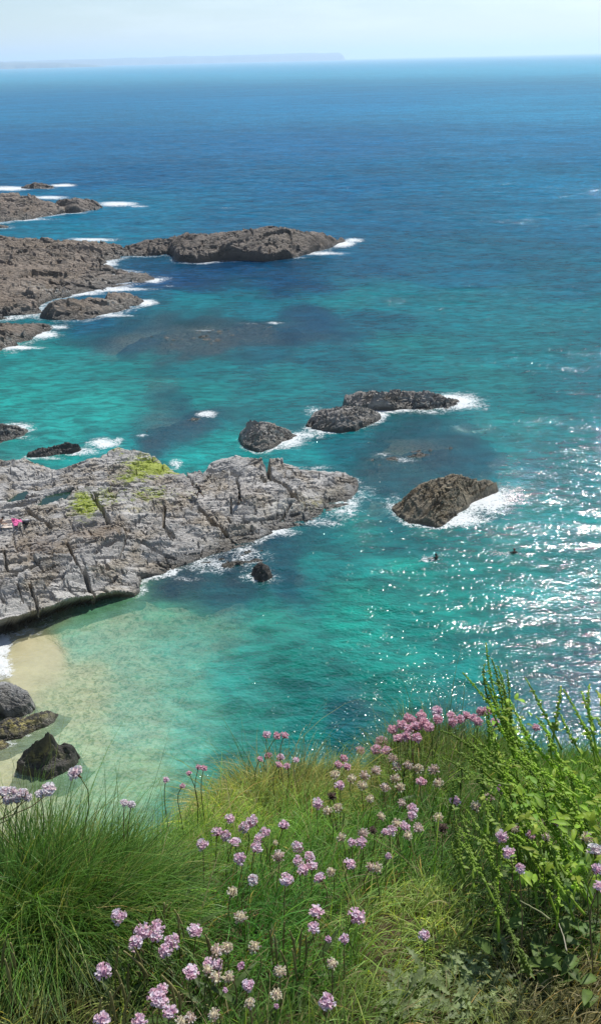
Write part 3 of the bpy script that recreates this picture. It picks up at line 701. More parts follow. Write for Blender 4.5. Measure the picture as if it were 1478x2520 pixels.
# ------------------------------------------------------------------ seabed with the little beach
def build_seabed():
    xs = np.concatenate([np.arange(-140, -48, 2.0), np.arange(-48, 22, 0.22), np.arange(22, 140, 2.0)]); ys = np.concatenate([np.arange(18, 30, 1.0), np.arange(30, 66, 0.22), np.arange(66, 260, 2.0)])
    X, Y = np.meshgrid(xs, ys)
    _, clr = water_fields(X, Y)
    Z = -0.10 - 3.2 * np.clip(1 - clr / 0.85, 0, 1) ** 1.2
    Z += 0.10 * fbm(X / 1.6, Y / 1.6, 4, 301) * np.clip((-Z - .1) * 2, 0, 1)
    Z = np.where(Y > 66, np.minimum(Z, -3.0), Z)
    ny, nx = X.shape
    idx = np.arange(ny * nx).reshape(ny, nx)
    q = np.stack([idx[:-1, :-1], idx[:-1, 1:], idx[1:, 1:], idx[1:, :-1]], -1).reshape(-1, 4)
    t = NT('wet_sand'); p = t.pos()
    r = t.mapping(p, math.radians(20), (1.0, 2.2, 1.0))
    n = t.noise(r, 1.1, 6, 0.7, 0.6); n2 = t.noise(p, 0.35, 4); n3 = t.noise(p, 2.6, 5, 0.75, 1.0)
    z = t.n('ShaderNodeSeparateXYZ'); t.t.links.new(p, z.inputs[0])
    deep = t.ramp(z.outputs[2], -0.25, -0.9)
    c = t.mixc(t.ramp(n, 0.3, 0.7), (0.50, 0.43, 0.31), (0.60, 0.52, 0.385))
    c = t.mixc(t.math('MULTIPLY', deep, t.ramp(n3, 0.46, 0.60)), c, (0.13, 0.15, 0.08))
    c = t.mixc(t.math('MULTIPLY', deep, t.ramp(n3, 0.44, 0.34)), c, (0.74, 0.68, 0.50))
    b = t.n('ShaderNodeBsdfDiffuse'); t.t.links.new(c, b.inputs[0])
    o = obj('seabed', mesh_np('seabed', np.stack([X, Y, Z], -1).reshape(-1, 3), [q], [t.done(b.outputs[0])], None, True))
    o['kind'] = 'structure'
build_seabed()

# ------------------------------------------------------------------ far headland on the horizon
def build_headland():
    def ridge(name, pts, dist, depth, seed, label):
        A = np.array([math.atan2(ray(px, 150)[0], ray(px, 150)[1]) for px, h in pts]); Hs = np.array([h for px, h in pts])
        a = np.linspace(A[0], A[-1], 260); h = np.interp(a, A, Hs) * 0.8
        h = h * (1 + 0.10 * fbm(a * 60, a * 0, 4, seed))
        prof = [(0.0, 0.0), (0.02, 0.55), (0.10, 0.8), (0.4, 1.0), (0.8, 0.7), (1.0, 0.0)]
        V = []
        for dfrac, hf in prof:
            rr = dist + depth * dfrac + 140 * fbm(a * 90, a * 0 + dfrac, 3, seed + 4)
            V.append(np.stack([rr * np.sin(a), rr * np.cos(a), h * hf * (1 + .08 * fbm(a * 120, a * 0 + 9 * dfrac, 3, seed + 1))], -1))
        V = np.concatenate(V); n = len(a); m = len(prof)
        q = [(i * n + k, i * n + k + 1, (i + 1) * n + k + 1, (i + 1) * n + k) for i in range(m - 1) for k in range(n - 1)]
        o = obj(name, mesh_np(name, V, [q], [mat_plain('moor_land', (0.07, 0.09, 0.05), 0.9, 0.3, 0.002)], None, True))
        o['kind'] = 'structure'; o['label'] = label
    ridge('distant_headland', [(-900, 130), (0, 150), (180, 148), (330, 165), (560, 175), (700, 185), (835, 178), (843, 120), (850, 0)], 19000, 3500, 5, 'faint blue headland low on the horizon')
    ridge('distant_shore', [(-900, 120), (-200, 110), (80, 95), (160, 70), (230, 30), (260, 0)], 13500, 2000, 9, 'nearer faint shore on the horizon at left')
build_headland()

# ------------------------------------------------------------------ haze
def build_haze(density=9.0e-5):
    x0, x1, y0, y1, z0, z1 = -42000, 42000, -400, 46000, -5.5, 330
    V = [(x, y, z) for z in (z0, z1) for y in (y0, y1) for x in (x0, x1)]
    F = [(0, 2, 3, 1), (4, 5, 7, 6), (0, 1, 5, 4), (2, 6, 7, 3), (0, 4, 6, 2), (1, 3, 7, 5)]
    m = bpy.data.materials.new('sea_haze'); m.use_nodes = True
    t = m.node_tree; t.nodes.clear()
    out = t.nodes.new('ShaderNodeOutputMaterial'); v = t.nodes.new('ShaderNodeVolumePrincipled')
    v.inputs['Color'].default_value = (0.74, 0.86, 1.0, 1); v.inputs['Density'].default_value = density; v.inputs['Anisotropy'].default_value = 0.35
    t.links.new(v.outputs[0], out.inputs['Volume'])
    o = obj('haze', mesh_np('haze', V, [F], [m])); o['kind'] = 'stuff'
build_haze()

# ------------------------------------------------------------------ light, sky, camera, settings
SUN_AZ, SUN_EL = math.radians(32.5), math.radians(54)
sd_ = Vector((math.sin(SUN_AZ) * math.cos(SUN_EL), math.cos(SUN_AZ) * math.cos(SUN_EL), math.sin(SUN_EL)))
sun = bpy.data.lights.new('sun', 'SUN'); sun.energy = 4.9; sun.angle = math.radians(0.53); sun.color = (1.0, 0.955, 0.89)
so = bpy.data.objects.new('sun', sun); COL.objects.link(so)
so.rotation_euler = (-sd_).to_track_quat('-Z', 'Y').to_euler(); so.location = (0, 0, 60)

w = bpy.data.worlds.new('World'); SC.world = w; w.use_nodes = True
wt = w.node_tree; bg = wt.nodes['Background']
sky = wt.nodes.new('ShaderNodeTexSky'); sky.sky_type = 'NISHITA'; sky.sun_disc = False
sky.sun_elevation = SUN_EL; sky.sun_rotation = SUN_AZ; sky.altitude = 30; sky.air_density = 1.0; sky.dust_density = 0.3; sky.ozone_density = 1.0
tc = wt.nodes.new('ShaderNodeTexCoord'); mp = wt.nodes.new('ShaderNodeMapping'); mp.inputs['Scale'].default_value = (1.5, 1.5, 9.0); wt.links.new(tc.outputs['Generated'], mp.inputs[0])
cn = wt.nodes.new('ShaderNodeTexNoise'); cn.inputs['Scale'].default_value = 3.0; cn.inputs['Detail'].default_value = 6.0; wt.links.new(mp.outputs[0], cn.inputs['Vector'])
cr = wt.nodes.new('ShaderNodeMapRange'); wt.links.new(cn.outputs[0], cr.inputs[0]); cr.inputs[1].default_value = .48; cr.inputs[2].default_value = .75; cr.inputs[3].default_value = 0.0; cr.inputs[4].default_value = .35
tn = wt.nodes.new('ShaderNodeMix'); tn.data_type = 'RGBA'; tn.blend_type = 'MULTIPLY'; tn.inputs[0].default_value = 1.0; wt.links.new(sky.outputs[0], tn.inputs[6]); tn.inputs[7].default_value = (.93, 1.0, 1.10, 1)
cm = wt.nodes.new('ShaderNodeMix'); cm.data_type = 'RGBA'; wt.links.new(cr.outputs[0], cm.inputs[0]); wt.links.new(tn.outputs[2], cm.inputs[6]); cm.inputs[7].default_value = (12.5, 13.2, 14.0, 1)
wt.links.new(cm.outputs[2], bg.inputs[0]); bg.inputs[1].default_value = 0.088

cam = bpy.data.cameras.new('camera'); co = bpy.data.objects.new('camera', cam); COL.objects.link(co)
cam.sensor_fit = 'VERTICAL'; cam.sensor_height = 24.0; cam.lens = 24.0 * FPX / 1024.0
cam.clip_start = 0.02; cam.clip_end = 120000
Mx = Matrix(((RT[0], UP[0], -F_[0], EYE[0]), (RT[1], UP[1], -F_[1], EYE[1]), (RT[2], UP[2], -F_[2], EYE[2]), (0, 0, 0, 1)))
co.matrix_world = Mx
SC.camera = co
SC.render.engine = 'CYCLES'
SC.view_settings.view_transform = 'Standard'; SC.view_settings.look = 'None'
SC.view_settings.exposure = 0.25; SC.view_settings.gamma = 1.0
SC.cycles.use_denoising = True
SC.cycles.max_bounces = 8; SC.cycles.transparent_max_bounces = 12; SC.cycles.volume_bounces = 1
SC.cycles.caustics_reflective = False; SC.cycles.caustics_refractive = False
SC.cycles.sample_clamp_indirect = 4.0

# ------------------------------------------------------------------ clifftop turf
EDGE_X = np.array([-3, -1.2, -.60, -.42, -.345, -.30, -.25, -.15, .10, .30, .70, 1.2, 3]); EDGE_Y = np.array([.9, .95, .98, 1.00, 1.05, 1.30, 1.50, 1.62, 1.70, 1.80, 1.74, 1.72, 1.7])

def ground(x, y, flat=False):
    x = np.asarray(x, float); y = np.asarray(y, float)
    D = 1.20 + np.where(y > .7, .45 * (y - .7), .12 * (y - .7))
    D = D + .28 * np.clip(y - 1.25, 0, 9) * sstep(.32, .12, x)
    D = D - 0.10 * np.exp(-((x + .40) / .22) ** 2 - ((y - .92) / .20) ** 2) - 0.03 * np.exp(-((x - .02) / .26) ** 2 - ((y - 1.5) / .16) ** 2)
    D = D + 0.05 * np.exp(-((x - .75) / .35) ** 2 - ((y - 1.75) / .30) ** 2)
    if not flat:
        D = D + 0.035 * fbm(x * 5, y * 5, 4, 401)
    e = y - np.interp(x, EDGE_X, EDGE_Y)
    D = D + np.where(e > 0, 1.2 * e + 3.0 * e * e * np.exp(-e) + np.clip(e - .3, 0, 12) * 1.6, 0)
    return H - D

def ghit(px, py, h=0.0):
    d = ray(px, py); t = 0.5
    while t < 3.2:
        p = EYE + d * t
        if p[2] <= float(ground(p[0], p[1])) + h: return p
        t += 0.006
    return EYE + d * 3.2

def proj(P):
    v = P - EYE
    zc = v @ F_
    return 739 + (v @ RT) / zc * FPX * 1478 / 600, 1260 - (v @ UP) / zc * FPX * 2520 / 1024

def build_ground():
    xs = np.concatenate([np.linspace(-60, -2.2, 40), np.arange(-2.1, 2.1, .03), np.linspace(2.2, 60, 40)])
    ys = np.concatenate([np.linspace(-30, -.2, 20), np.arange(0, 2.4, .03), np.linspace(2.5, 30, 60)])
    X, Y = np.meshgrid(xs, ys)
    Z = ground(X, Y)
    Z = np.maximum(Z + np.where(Y > 4, 0.8 * fbm(X / 3, Y / 3, 4, 411), 0), -3.5)
    ny, nx = X.shape; idx = np.arange(ny * nx).reshape(ny, nx)
    q = np.stack([idx[:-1, :-1], idx[:-1, 1:], idx[1:, 1:], idx[1:, :-1]], -1).reshape(-1, 4)
    t = NT('turf_soil'); p = t.pos(); n = t.noise(p, 18, 6, .7); n2 = t.noise(p, 2.0, 4)
    c = t.mixc(t.ramp(n, .35, .65), (.035, .028, .016), (.10, .075, .045)); c = t.mixc(t.ramp(n2, .4, .6, 0, .6), c, (.04, .055, .02))
    b = t.n('ShaderNodeBsdfDiffuse'); t.t.links.new(c, b.inputs[0])
    bp = t.n('ShaderNodeBump', i_Strength=1.0, i_Distance=.02); t.t.links.new(n, bp.inputs['Height']); t.t.links.new(bp.outputs[0], b.inputs['Normal'])
    o = obj('clifftop_ground', mesh_np('clifftop_ground', np.stack([X, Y, Z], -1).reshape(-1, 3), [q], [t.done(b.outputs[0])], None, True))
    o['kind'] = 'structure'
build_ground()

def blades(root, az, L, W, th0, curl, colr, seg=5, kink=0.0):
    """vectorised ribbons: azimuth az, start lean th0 from vertical, curl added along the length"""
    n = len(root); rg = np.random.default_rng(len(root))
    s = np.linspace(0, 1, seg + 1)
    P = np.zeros((n, seg + 1, 3)); P[:, 0] = root
    daz = rg.normal(0, .5, n)
    tw = rg.uniform(0, math.pi, n)
    for k in range(1, seg + 1):
        sm = (k - .5) / seg
        th = th0 + curl * sm ** 1.3
        a = az + daz * sm
        d = np.stack([np.sin(th) * np.sin(a), np.sin(th) * np.cos(a), np.cos(th)], -1)
        P[:, k] = P[:, k - 1] + d * (L / seg)[:, None]
    side = np.stack([np.cos(az + tw * .6 - .9), -np.sin(az + tw * .6 - .9), .25 * np.sin(tw)], -1)
    V = np.zeros((n, 2 * seg + 1, 3))
    for k in range(seg):
        w = W * (1 - s[k] ** 2) * .5 * (0.75 if k == 0 else 1)
        V[:, 2 * k] = P[:, k] - side * w[:, None]; V[:, 2 * k + 1] = P[:, k] + side * w[:, None]
    V[:, 2 * seg] = P[:, seg]
    m = 2 * seg + 1; base = (np.arange(n) * m)[:, None]
    Q = np.concatenate([base + np.array([[2 * k, 2 * k + 1, 2 * k + 3, 2 * k + 2]]) for k in range(seg - 1)])
    T = base + np.array([[2 * seg - 2, 2 * seg - 1, 2 * seg]])
    C = np.repeat(colr[:, None, :], m, 1)
    return V.reshape(-1, 3), Q, T, C.reshape(-1, 3)

M_GRASS = mat_leaf('grass_blade', None, .45, .42, .35, .12, 40.0, (1.2, 1.2, .55))

# turf tints by place, fresh to dry, sunlit and shaded spots painted in (px, py, colour, blade length, curl)
TURF = [(100, 2050, (.035, .07, .016), .20, .9), (300, 2040, (.05, .085, .018), .20, .9), (250, 2150, (.03, .065, .018), .16, 1.0), (430, 2100, (.09, .12, .03), .10, 1.5), (520, 2030, (.15, .17, .04), .09, 1.8), (500, 2130, (.08, .11, .03), .09, 1.5),
    (60, 2250, (.045, .09, .03), .11, 1.2), (250, 2270, (.09, .14, .05), .09, 1.3), (300, 2350, (.13, .17, .06), .08, 1.4), (100, 2400, (.08, .11, .035), .08, 1.4), (60, 2480, (.14, .115, .05), .06, 2.0), (200, 2500, (.10, .09, .04), .06, 2.0),
    (400, 2420, (.05, .085, .025), .08, 1.2), (600, 2300, (.045, .10, .035), .10, 1.1), (650, 2420, (.05, .10, .03), .09, 1.1), (760, 2230, (.05, .105, .03), .10, 1.2), (560, 2480, (.05, .08, .025), .07, 1.3), (800, 2400, (.06, .105, .03), .09, 1.3),
    (600, 1930, (.10, .085, .032), .07, 1.9), (700, 1920, (.11, .088, .035), .07, 2.0), (820, 1930, (.09, .075, .03), .07, 1.9), (650, 1990, (.13, .14, .045), .08, 1.8), (850, 2000, (.10, .13, .04), .08, 1.5), (750, 2060, (.085, .13, .035), .08, 1.4),
    (950, 2060, (.055, .10, .028), .09, 1.3), (1000, 1950, (.075, .10, .03), .09, 1.3), (1050, 1870, (.07, .08, .03), .11, 1.2), (1120, 1960, (.05, .075, .022), .09, 1.2), (1150, 2100, (.03, .055, .016), .08, 1.3), (1000, 2150, (.05, .095, .03), .09, 1.4),
    (950, 2250, (.17, .18, .07), .07, 1.9), (880, 2180, (.075, .12, .035), .08, 1.5), (1080, 2300, (.17, .165, .06), .06, 2.0), (1000, 2320, (.13, .15, .05), .06, 1.9), (1200, 2250, (.05, .075, .025), .07, 1.5), (1300, 2250, (.03, .05, .015), .07, 1.4),
    (1100, 2450, (.08, .085, .035), .05, 1.8), (900, 2450, (.09, .10, .035), .06, 1.8), (1300, 2450, (.10, .08, .045), .045, 2.0), (1440, 2480, (.11, .075, .045), .04, 2.0), (1400, 2330, (.045, .065, .02), .06, 1.5), (1350, 2000, (.08, .13, .025), .10, 1.0), (1200, 1900, (.07, .10, .025), .08, .9), (1440, 1900, (.07, .11, .022), .06, .9)]
TP = np.array([ghit(a, b)[:2] for a, b, c, l, k in TURF]); TCc = np.array([2.15, 2.75, 1.75]) * np.array([c for a, b, c, l, k in TURF]); TL = np.array([(l, k) for a, b, c, l, k in TURF])

def turf_at(x, y):
    num = np.zeros((len(x), 3)); nl = np.zeros((len(x), 2)); den = np.zeros(len(x))
    xx = x + .05 * fbm(x * 12, y * 12, 3, 431); yy = y + .05 * fbm(x * 12 + 5, y * 12, 3, 432)
    for k in range(len(TP)):
        w = ((xx - TP[k, 0]) ** 2 + (yy - TP[k, 1]) ** 2 + 2e-4) ** -1.7
        num += w[:, None] * TCc[k]; nl += w[:, None] * TL[k]; den += w
    return num / den[:, None], nl / den[:, None]

def grass_sheet(name, n, xr, yr, wscale=1.0, seed=1):
    rg = np.random.default_rng(seed)
    x = rg.uniform(*xr, n); y = rg.uniform(*yr, n)
    e = y - np.interp(x, EDGE_X, EDGE_Y)
    keep = (e < .14) & (e + .06 * fbm(x * 9, y * 9, 3, 5) < .10) & (vnoise(x * 24, y * 24, 61) > .10)
    x, y = x[keep], y[keep]; n = len(x)
    c, lk = turf_at(x, y)
    clump = vnoise(x * 16, y * 16, 17)
    L = .9 * lk[:, 0] * rg.lognormal(0, .33, n) * (0.65 + .7 * clump)
    # blades in one tuft lean alike
    az = 2 * math.pi * (vnoise(x * 7, y * 7, 23) * 1.8) + rg.normal(0, 1.0, n)
    wind = rg.random(n) < .45
    az = np.where(wind, rg.normal(1.2, .7, n), az)
    th0 = np.abs(rg.normal(.35, .28, n)); curl = lk[:, 1] * rg.uniform(.5, 1.25, n)
    dry = rg.random(n) < (.12 + .12 * (c[:, 0] > c[:, 1]))
    cc = c * rg.uniform(.6, 1.5, n)[:, None] * (0.8 + .45 * vnoise(x * 30, y * 30, 19))[:, None]
    cc = np.where(dry[:, None], np.array([.40, .34, .17]) * rg.uniform(.5, 1.2, n)[:, None], cc)
    yel = rg.random(n) < .12
    cc = np.where(yel[:, None], cc * np.array([1.7, 1.35, .8]), cc)
    W = rg.choice([.0011, .0016, .0024], n) * rg.uniform(.8, 1.2, n) * wscale
    root = np.stack([x, y, ground(x, y) - .004], -1)
    V, Q, T, C = blades(root, az, L, W, th0, curl, cc)
    o = obj(name, mesh_np(name, V, [Q, T], [M_GRASS], {'tint': C}, True))
    o['kind'] = 'stuff'
grass_sheet('grass', 105000, (-.95, 1.25), (.42, 2.08), 1.0, 3)

def tussock(name, label, pts, n, L, azf, th, curl, cols, W, seed, over=0.0, hscale=1.0):
    """pts: root ellipse (cx, cy, rx, ry) on the ground"""
    rg = np.random.default_rng(seed); cx, cy, rx, ry = pts
    a = rg.uniform(0, 2 * math.pi, n); r = np.sqrt(rg.random(n))
    x = cx + rx * r * np.cos(a); y = cy + ry * r * np.sin(a)
    az = azf(x, y, a, rg, n)
    LL = L * rg.lognormal(0, .33, n) * (1 - .35 * r ** 2) * (.6 + .8 * vnoise(x * 34, y * 34, seed + 3))
    cc = np.array([2.1, 2.6, 1.6]) * np.array(cols)[rg.integers(0, len(cols), n)] * rg.uniform(.65, 1.4, n)[:, None] * (.7 + .6 * vnoise(x * 22, y * 22, seed))[:, None]
    root = np.stack([x, y, ground(x, y) - .004], -1)
    V, Q, T, C = blades(root, az, LL, rg.uniform(.7, 1.3, n) * W, np.abs(rg.normal(th, .34, n)) + .35 * r, curl * rg.uniform(.3, 1.5, n), cc, 6)
    o = obj(name, None)
    c0 = np.array([cx, cy, float(ground(cx, cy))])
    bpy.data.objects.remove(o)
    o = obj(name, mesh_np(name, V - c0, [Q, T], [M_GRASS], {'tint': C}, True), None, c0)
    tag(o, label, 'grass tussock')
lean = lambda mean, sd, k: (lambda x, y, a, rg, n: np.where(rg.random(n) < k, rg.normal(mean, sd, n), math.pi / 2 - a))
tussock('grass_tussock', 'tall dark green grass tussock at the left cliff edge, its blades leaning right', (-.44, .93, .22, .14), 15000, .138, lean(1.2, 1.3, .55), .30, 1.25,
    [(.028, .056, .012), (.042, .076, .016), (.055, .09, .02), (.036, .056, .013), (.05, .085, .018), (.12, .11, .042)], .0016, 5)
tussock('grass_tussock', 'rounded straw and olive coloured grass tussock on the cliff edge beside the notch', (-.05, 1.53, .26, .13), 13000, .12, lean(1.3, 1.0, .35), .35, 2.2,
    [(.19, .14, .06), (.14, .115, .04), (.09, .095, .03), (.05, .07, .02), (.22, .16, .08)], .0015, 6)
tussock('grass_tussock', 'low dark wispy grass tussock on the cliff edge behind the mauve flower clump', (.36, 1.74, .20, .09), 3800, .10, lean(.6, .8, .4), .2, .9,
    [(.05, .07, .025), (.07, .08, .035), (.09, .075, .04), (.04, .06, .02)], .0015, 7)

# ------------------------------------------------------------------ thrift flowers
M_PETAL = mat_leaf('thrift_petal', None, .55, .38, .15, .10, 300.0, (1.05, .95, 1.02))
M_STEM = mat_leaf('flower_stem', None, .5, .1, .2, .15, 80.0)

def fib(n, zmin):
    k = np.arange(n) + .5
    z = 1 - (1 - zmin) * k / n; ph = k * 2.399963
    r = np.sqrt(np.maximum(0, 1 - z * z))
    return np.stack([r * np.cos(ph), r * np.sin(ph), z], -1)

def head_mesh(kind, seed):
    rg = np.random.default_rng(seed); b = MB()
    base = {'pink': (.97, .65, .72), 'pale': (.95, .79, .79), 'mauve': (.90, .55, .61), 'tan': (.88, .81, .60), 'faded': (.88, .75, .68), 'dark': (.28, .21, .17), 'bud': (.80, .52, .64)}[kind]  # mauve: pink heads in shade, the shade put into the petal colour
    base = np.array(base)
    core = {'pink': (.66, .42, .55), 'pale': (.66, .5, .54), 'mauve': (.50, .28, .38), 'tan': (.80, .70, .48), 'faded': (.72, .58, .48), 'dark': (.08, .05, .04), 'bud': (.3, .12, .16)}[kind]
    b.ball((0, 0, .0), .62, 8, 5, core)
    papery = kind in ('tan', 'faded', 'dark')
    n = 46 if papery else int(rg.integers(20, 32))
    D = fib(n, -.35 if papery else rg.uniform(-.3, .05)) + rg.normal(0, .15, (n, 3)); D /= np.linalg.norm(D, axis=1, keepdims=True)
    for d in D:
        ref = np.array([0, 0, 1.0]) if abs(d[2]) < .9 else np.array([1.0, 0, 0])
        u = np.cross(d, ref); u /= np.linalg.norm(u); v = np.cross(d, u)
        r0 = rg.uniform(.45, .60); r1 = rg.uniform(.72, 1.18); sc = rg.uniform(.75, 1.4)
        npet = 5
        wv = (.10 if papery else .155) * sc; flare = (.10 if papery else .24) * sc
        ph = rg.uniform(0, 6.28); cf = base * rg.uniform(.78, 1.18)
        if kind == 'faded' and rg.random() < .45: cf = np.array([.62, .52, .38]) * rg.uniform(.8, 1.1)
        if kind == 'tan' and rg.random() < .15: cf = np.array([.52, .36, .36])
        for k in range(npet):
            a = ph + 6.283 * k / npet
            e = u * math.cos(a) + v * math.sin(a); s = -u * math.sin(a) + v * math.cos(a)
            p0 = d * r0 + e * .03; p1 = d * (r0 + (r1 - r0) * .72) + e * flare * .55; p2 = d * r1 + e * flare * (1.0 if not papery else .9)
            V = [p0 - s * .02, p0 + s * .02, p1 + s * wv * .8, p1 - s * wv * .8, p2 + s * wv * .62, p2 - s * wv * .62]
            b.add(V, [(0, 1, 2, 3), (3, 2, 4, 5)], None, np.minimum(cf * rg.uniform(.9, 1.1), .8))
        if not papery:
            b.add([d * r0 + u * .035, d * r0 - u * .03 + v * .03, d * r0 - u * .03 - v * .03, d * (r1 * .95)], None, [(0, 1, 3), (1, 2, 3), (2, 0, 3)], (.62, .5, .5))
    return b.mesh('flower_head', [M_PETAL], True)

def calyx_mesh(seed):
    rg = np.random.default_rng(seed); b = MB()
    for k in range(11):
        a = k * .571 * 2 + rg.normal(0, .1); e = np.array([math.cos(a), math.sin(a), 0]); s = np.array([-math.sin(a), math.cos(a), 0])
        z = np.array([0, 0, 1.0]); L = rg.uniform(.55, .8)
        p0 = z * -.72 + e * .08; p1 = z * -.45 + e * L * .75; p2 = z * (-.2) + e * L
        b.add([p0 - s * .05, p0 + s * .05, p1 + s * .2, p1 - s * .2, p2 + s * .06, p2 - s * .06], [(0, 1, 2, 3), (3, 2, 4, 5)], None, np.array([.27, .17, .09]) * rg.uniform(.7, 1.3))
    b.tube([(0, 0, -1.25), (0, 0, -.95), (0, 0, -.7)], [.11, .13, .10], 6, (.22, .13, .07))
    return b.mesh('calyx', [M_PETAL], True)

HEADS = {k: [head_mesh(k, 100 + i * 7 + j * 31) for i in range(4)] for j, k in enumerate(('pink', 'pale', 'mauve', 'tan', 'faded', 'dark', 'bud'))}
CALYX = [calyx_mesh(s) for s in (1, 2, 3)]

z5 = lambda a, b: (a * .5117 + 721.7, b * .5117 + 1443.4)
z7 = lambda a, b: (a * .5117 + 721.7, b * .5117 + 1876.5)
z6 = lambda a, b: (a * .5127, b * .5127 + 1876.5)
FL = []   # (cluster, kind, px, py, diameter px, stem height)
def fl(cl, f, dia, h, *items):
    for it in items:
        p = f(it[1], it[2]) if f else (it[1], it[2])
        FL.append((cl, it[0], p[0], p[1], it[3] if len(it) > 3 else dia, h))
P, L_, Mv, Tn, Fd, Dk, Bd = 'pink', 'pale', 'mauve', 'tan', 'faded', 'dark', 'bud'
fl('mauve', z5, 33, .20, (Mv, 548, 635), (Mv, 613, 622, 35), (P, 690, 598, 34), (Mv, 692, 640), (Mv, 475, 690), (Mv, 520, 668, 35), (Mv, 552, 690), (Mv, 590, 676, 36), (Mv, 628, 658), (Mv, 503, 730), (Mv, 545, 722), (Mv, 592, 730), (Mv, 650, 680), (Mv, 575, 645, 30))
fl('row', z5, 29, .17, (Mv, 757, 622), (Mv, 765, 655), (Mv, 800, 640), (Mv, 832, 622), (Mv, 868, 632), (Mv, 898, 604), (Mv, 928, 600), (Mv, 885, 650), (Mv, 968, 655), (Mv, 1165, 680, 24))
fl('edge', z5, 34, .14, (Mv, 425, 750, 40), (Mv, 398, 785, 36), (Mv, 448, 790, 34), (Mv, 320, 790, 28), (Mv, 240, 828, 26), (Mv, 215, 858, 26), (Mv, 256, 866, 26))
fl('sea', None, 25, .22, (P, 656, 1808), (Mv, 681, 1811), (Mv, 700, 1810))
fl('crest', None, 23, .15, (Mv, 640, 1869, 20), (Mv, 660, 1861), (P, 690, 1864, 25), (Mv, 686, 1882), (Mv, 706, 1886), (P, 728, 1870, 20))
fl('notch', None, 20, .20, (P, 408, 1919, 20), (Mv, 465, 1903, 18), (Mv, 449, 1934, 18), (Mv, 489, 1889, 20), (Mv, 502, 1891, 20))
fl('slope', z5, 31, .13, (Tn, 197, 905), (P, 222, 957), (Tn, 280, 926), (Fd, 340, 911), (Tn, 330, 960), (Fd, 396, 884), (Fd, 475, 828), (Fd, 495, 870), (Fd, 550, 862), (Tn, 600, 875), (Fd, 675, 880, 34), (Tn, 491, 925), (Fd, 440, 968), (Tn, 512, 966), (Mv, 613, 940), (Tn, 695, 946), (Tn, 366, 1022, 26), (Dk, 185, 1010, 28), (P, 117, 1045, 34), (Tn, 165, 1080), (Tn, 213, 1064), (Fd, 521, 1043, 26), (P, 571, 1070, 32), (P, 569, 1102, 30), (P, 775, 1034, 34), (Tn, 876, 1058, 34), (Fd, 941, 1016), (Mv, 1004, 970))
fl('mid', z5, 31, .12, (Tn, 697, 1112), (Dk, 718, 1164), (Tn, 422, 1107, 27), (Tn, 495, 1140), (P, 535, 1156, 34), (Fd, 600, 1162, 32), (P, 471, 1174), (P, 440, 1182, 24), (Tn, 549, 1200, 28), (Fd, 335, 1186), (Dk, 380, 1174, 24), (Tn, 230, 1207, 28), (P, 280, 1230, 26), (P, 326, 1232, 34))
fl('beet', z5, 33, .12, (P, 1001, 1202, 36), (Tn, 1060, 1163), (Mv, 1140, 1194, 28), (Tn, 1190, 1146), (Fd, 1272, 1136, 35), (Tn, 1408, 1210), (Fd, 1213, 1206, 26))
fl('beet', z7, 33, .11, (P, 1035, 435, 38), (P, 1090, 510, 28), (L_, 1450, 420, 42), (P, 1458, 515, 34), (P, 1470, 598, 34))
fl('drift', z7, 34, .12, (P, 20, 408), (P, 75, 455), (P, 20, 475), (P, 45, 517), (P, 88, 500), (P, 125, 556, 36), (Tn, 182, 526, 28), (P, 271, 488, 36), (Fd, 372, 505, 30), (Tn, 402, 508, 32), (P, 455, 450, 20))
fl('few', z7, 40, .12, (P, 110, 718, 44), (P, 97, 795, 34), (Bd, 165, 850, 20), (P, 245, 850, 30), (P, 305, 740, 52), (P, 628, 830, 30), (Tn, 187, 968, 32), (P, 160, 1152, 46))
fl('spray', z6, 34, .15, (P, 1102, 270, 30), (P, 1210, 284, 38), (P, 1172, 312, 34), (P, 1360, 302, 34), (P, 1040, 335, 34), (P, 1085, 352, 32), (P, 1127, 383, 34), (P, 1270, 335, 32), (P, 1240, 367, 34), (P, 1230, 410, 34), (P, 970, 396, 36), (P, 1150, 460, 38), (Fd, 1335, 450, 36), (L_, 1210, 562, 34), (P, 1375, 562, 40), (Tn, 1320, 385, 16))
fl('low', z6, 43, .12, (Tn, 1115, 622, 34), (Tn, 1156, 742, 38), (P, 568, 742, 44), (P, 682, 812, 46), (P, 752, 792, 44), (P, 742, 832, 40), (P, 650, 866, 44), (P, 822, 862, 46), (P, 792, 902, 38), (P, 935, 807, 40), (Fd, 1040, 906, 38), (Tn, 1087, 888, 34), (Tn, 1220, 886, 36), (P, 1005, 965, 36), (P, 1045, 970, 30), (Bd, 1160, 980, 24), (Tn, 995, 995, 30), (P, 916, 1006, 44), (Tn, 1036, 1032, 36), (Tn, 1100, 1030, 32), (P, 497, 1002, 46), (Tn, 1342, 1002, 36), (P, 1190, 1070, 34), (Tn, 1326, 1112, 34))
fl('base', z6, 44, .12, (P, 780, 1085, 32), (P, 748, 1128, 48), (P, 775, 1150, 40), (P, 815, 1200, 44), (Tn, 1197, 1155, 30), (Tn, 1026, 1212, 34), (Fd, 914, 1226, 30), (P, 490, 1240, 46), (P, 668, 1244, 42), (Tn, 872, 1246, 34), (Bd, 1080, 1095, 16), (Bd, 1325, 1170, 14))
fl('left', None, 42, .20, (L_, 186, 1901, 46), (L_, 121, 1943, 44), (L_, 98, 1954, 30), (L_, 8, 1950, 36), (L_, 30, 1948, 32), (L_, 54, 1952, 36), (L_, 18, 1970, 32), (L_, 42, 1968, 32), (L_, 66, 1962, 28), (L_, 306, 1976, 26), (L_, 322, 1981, 26))

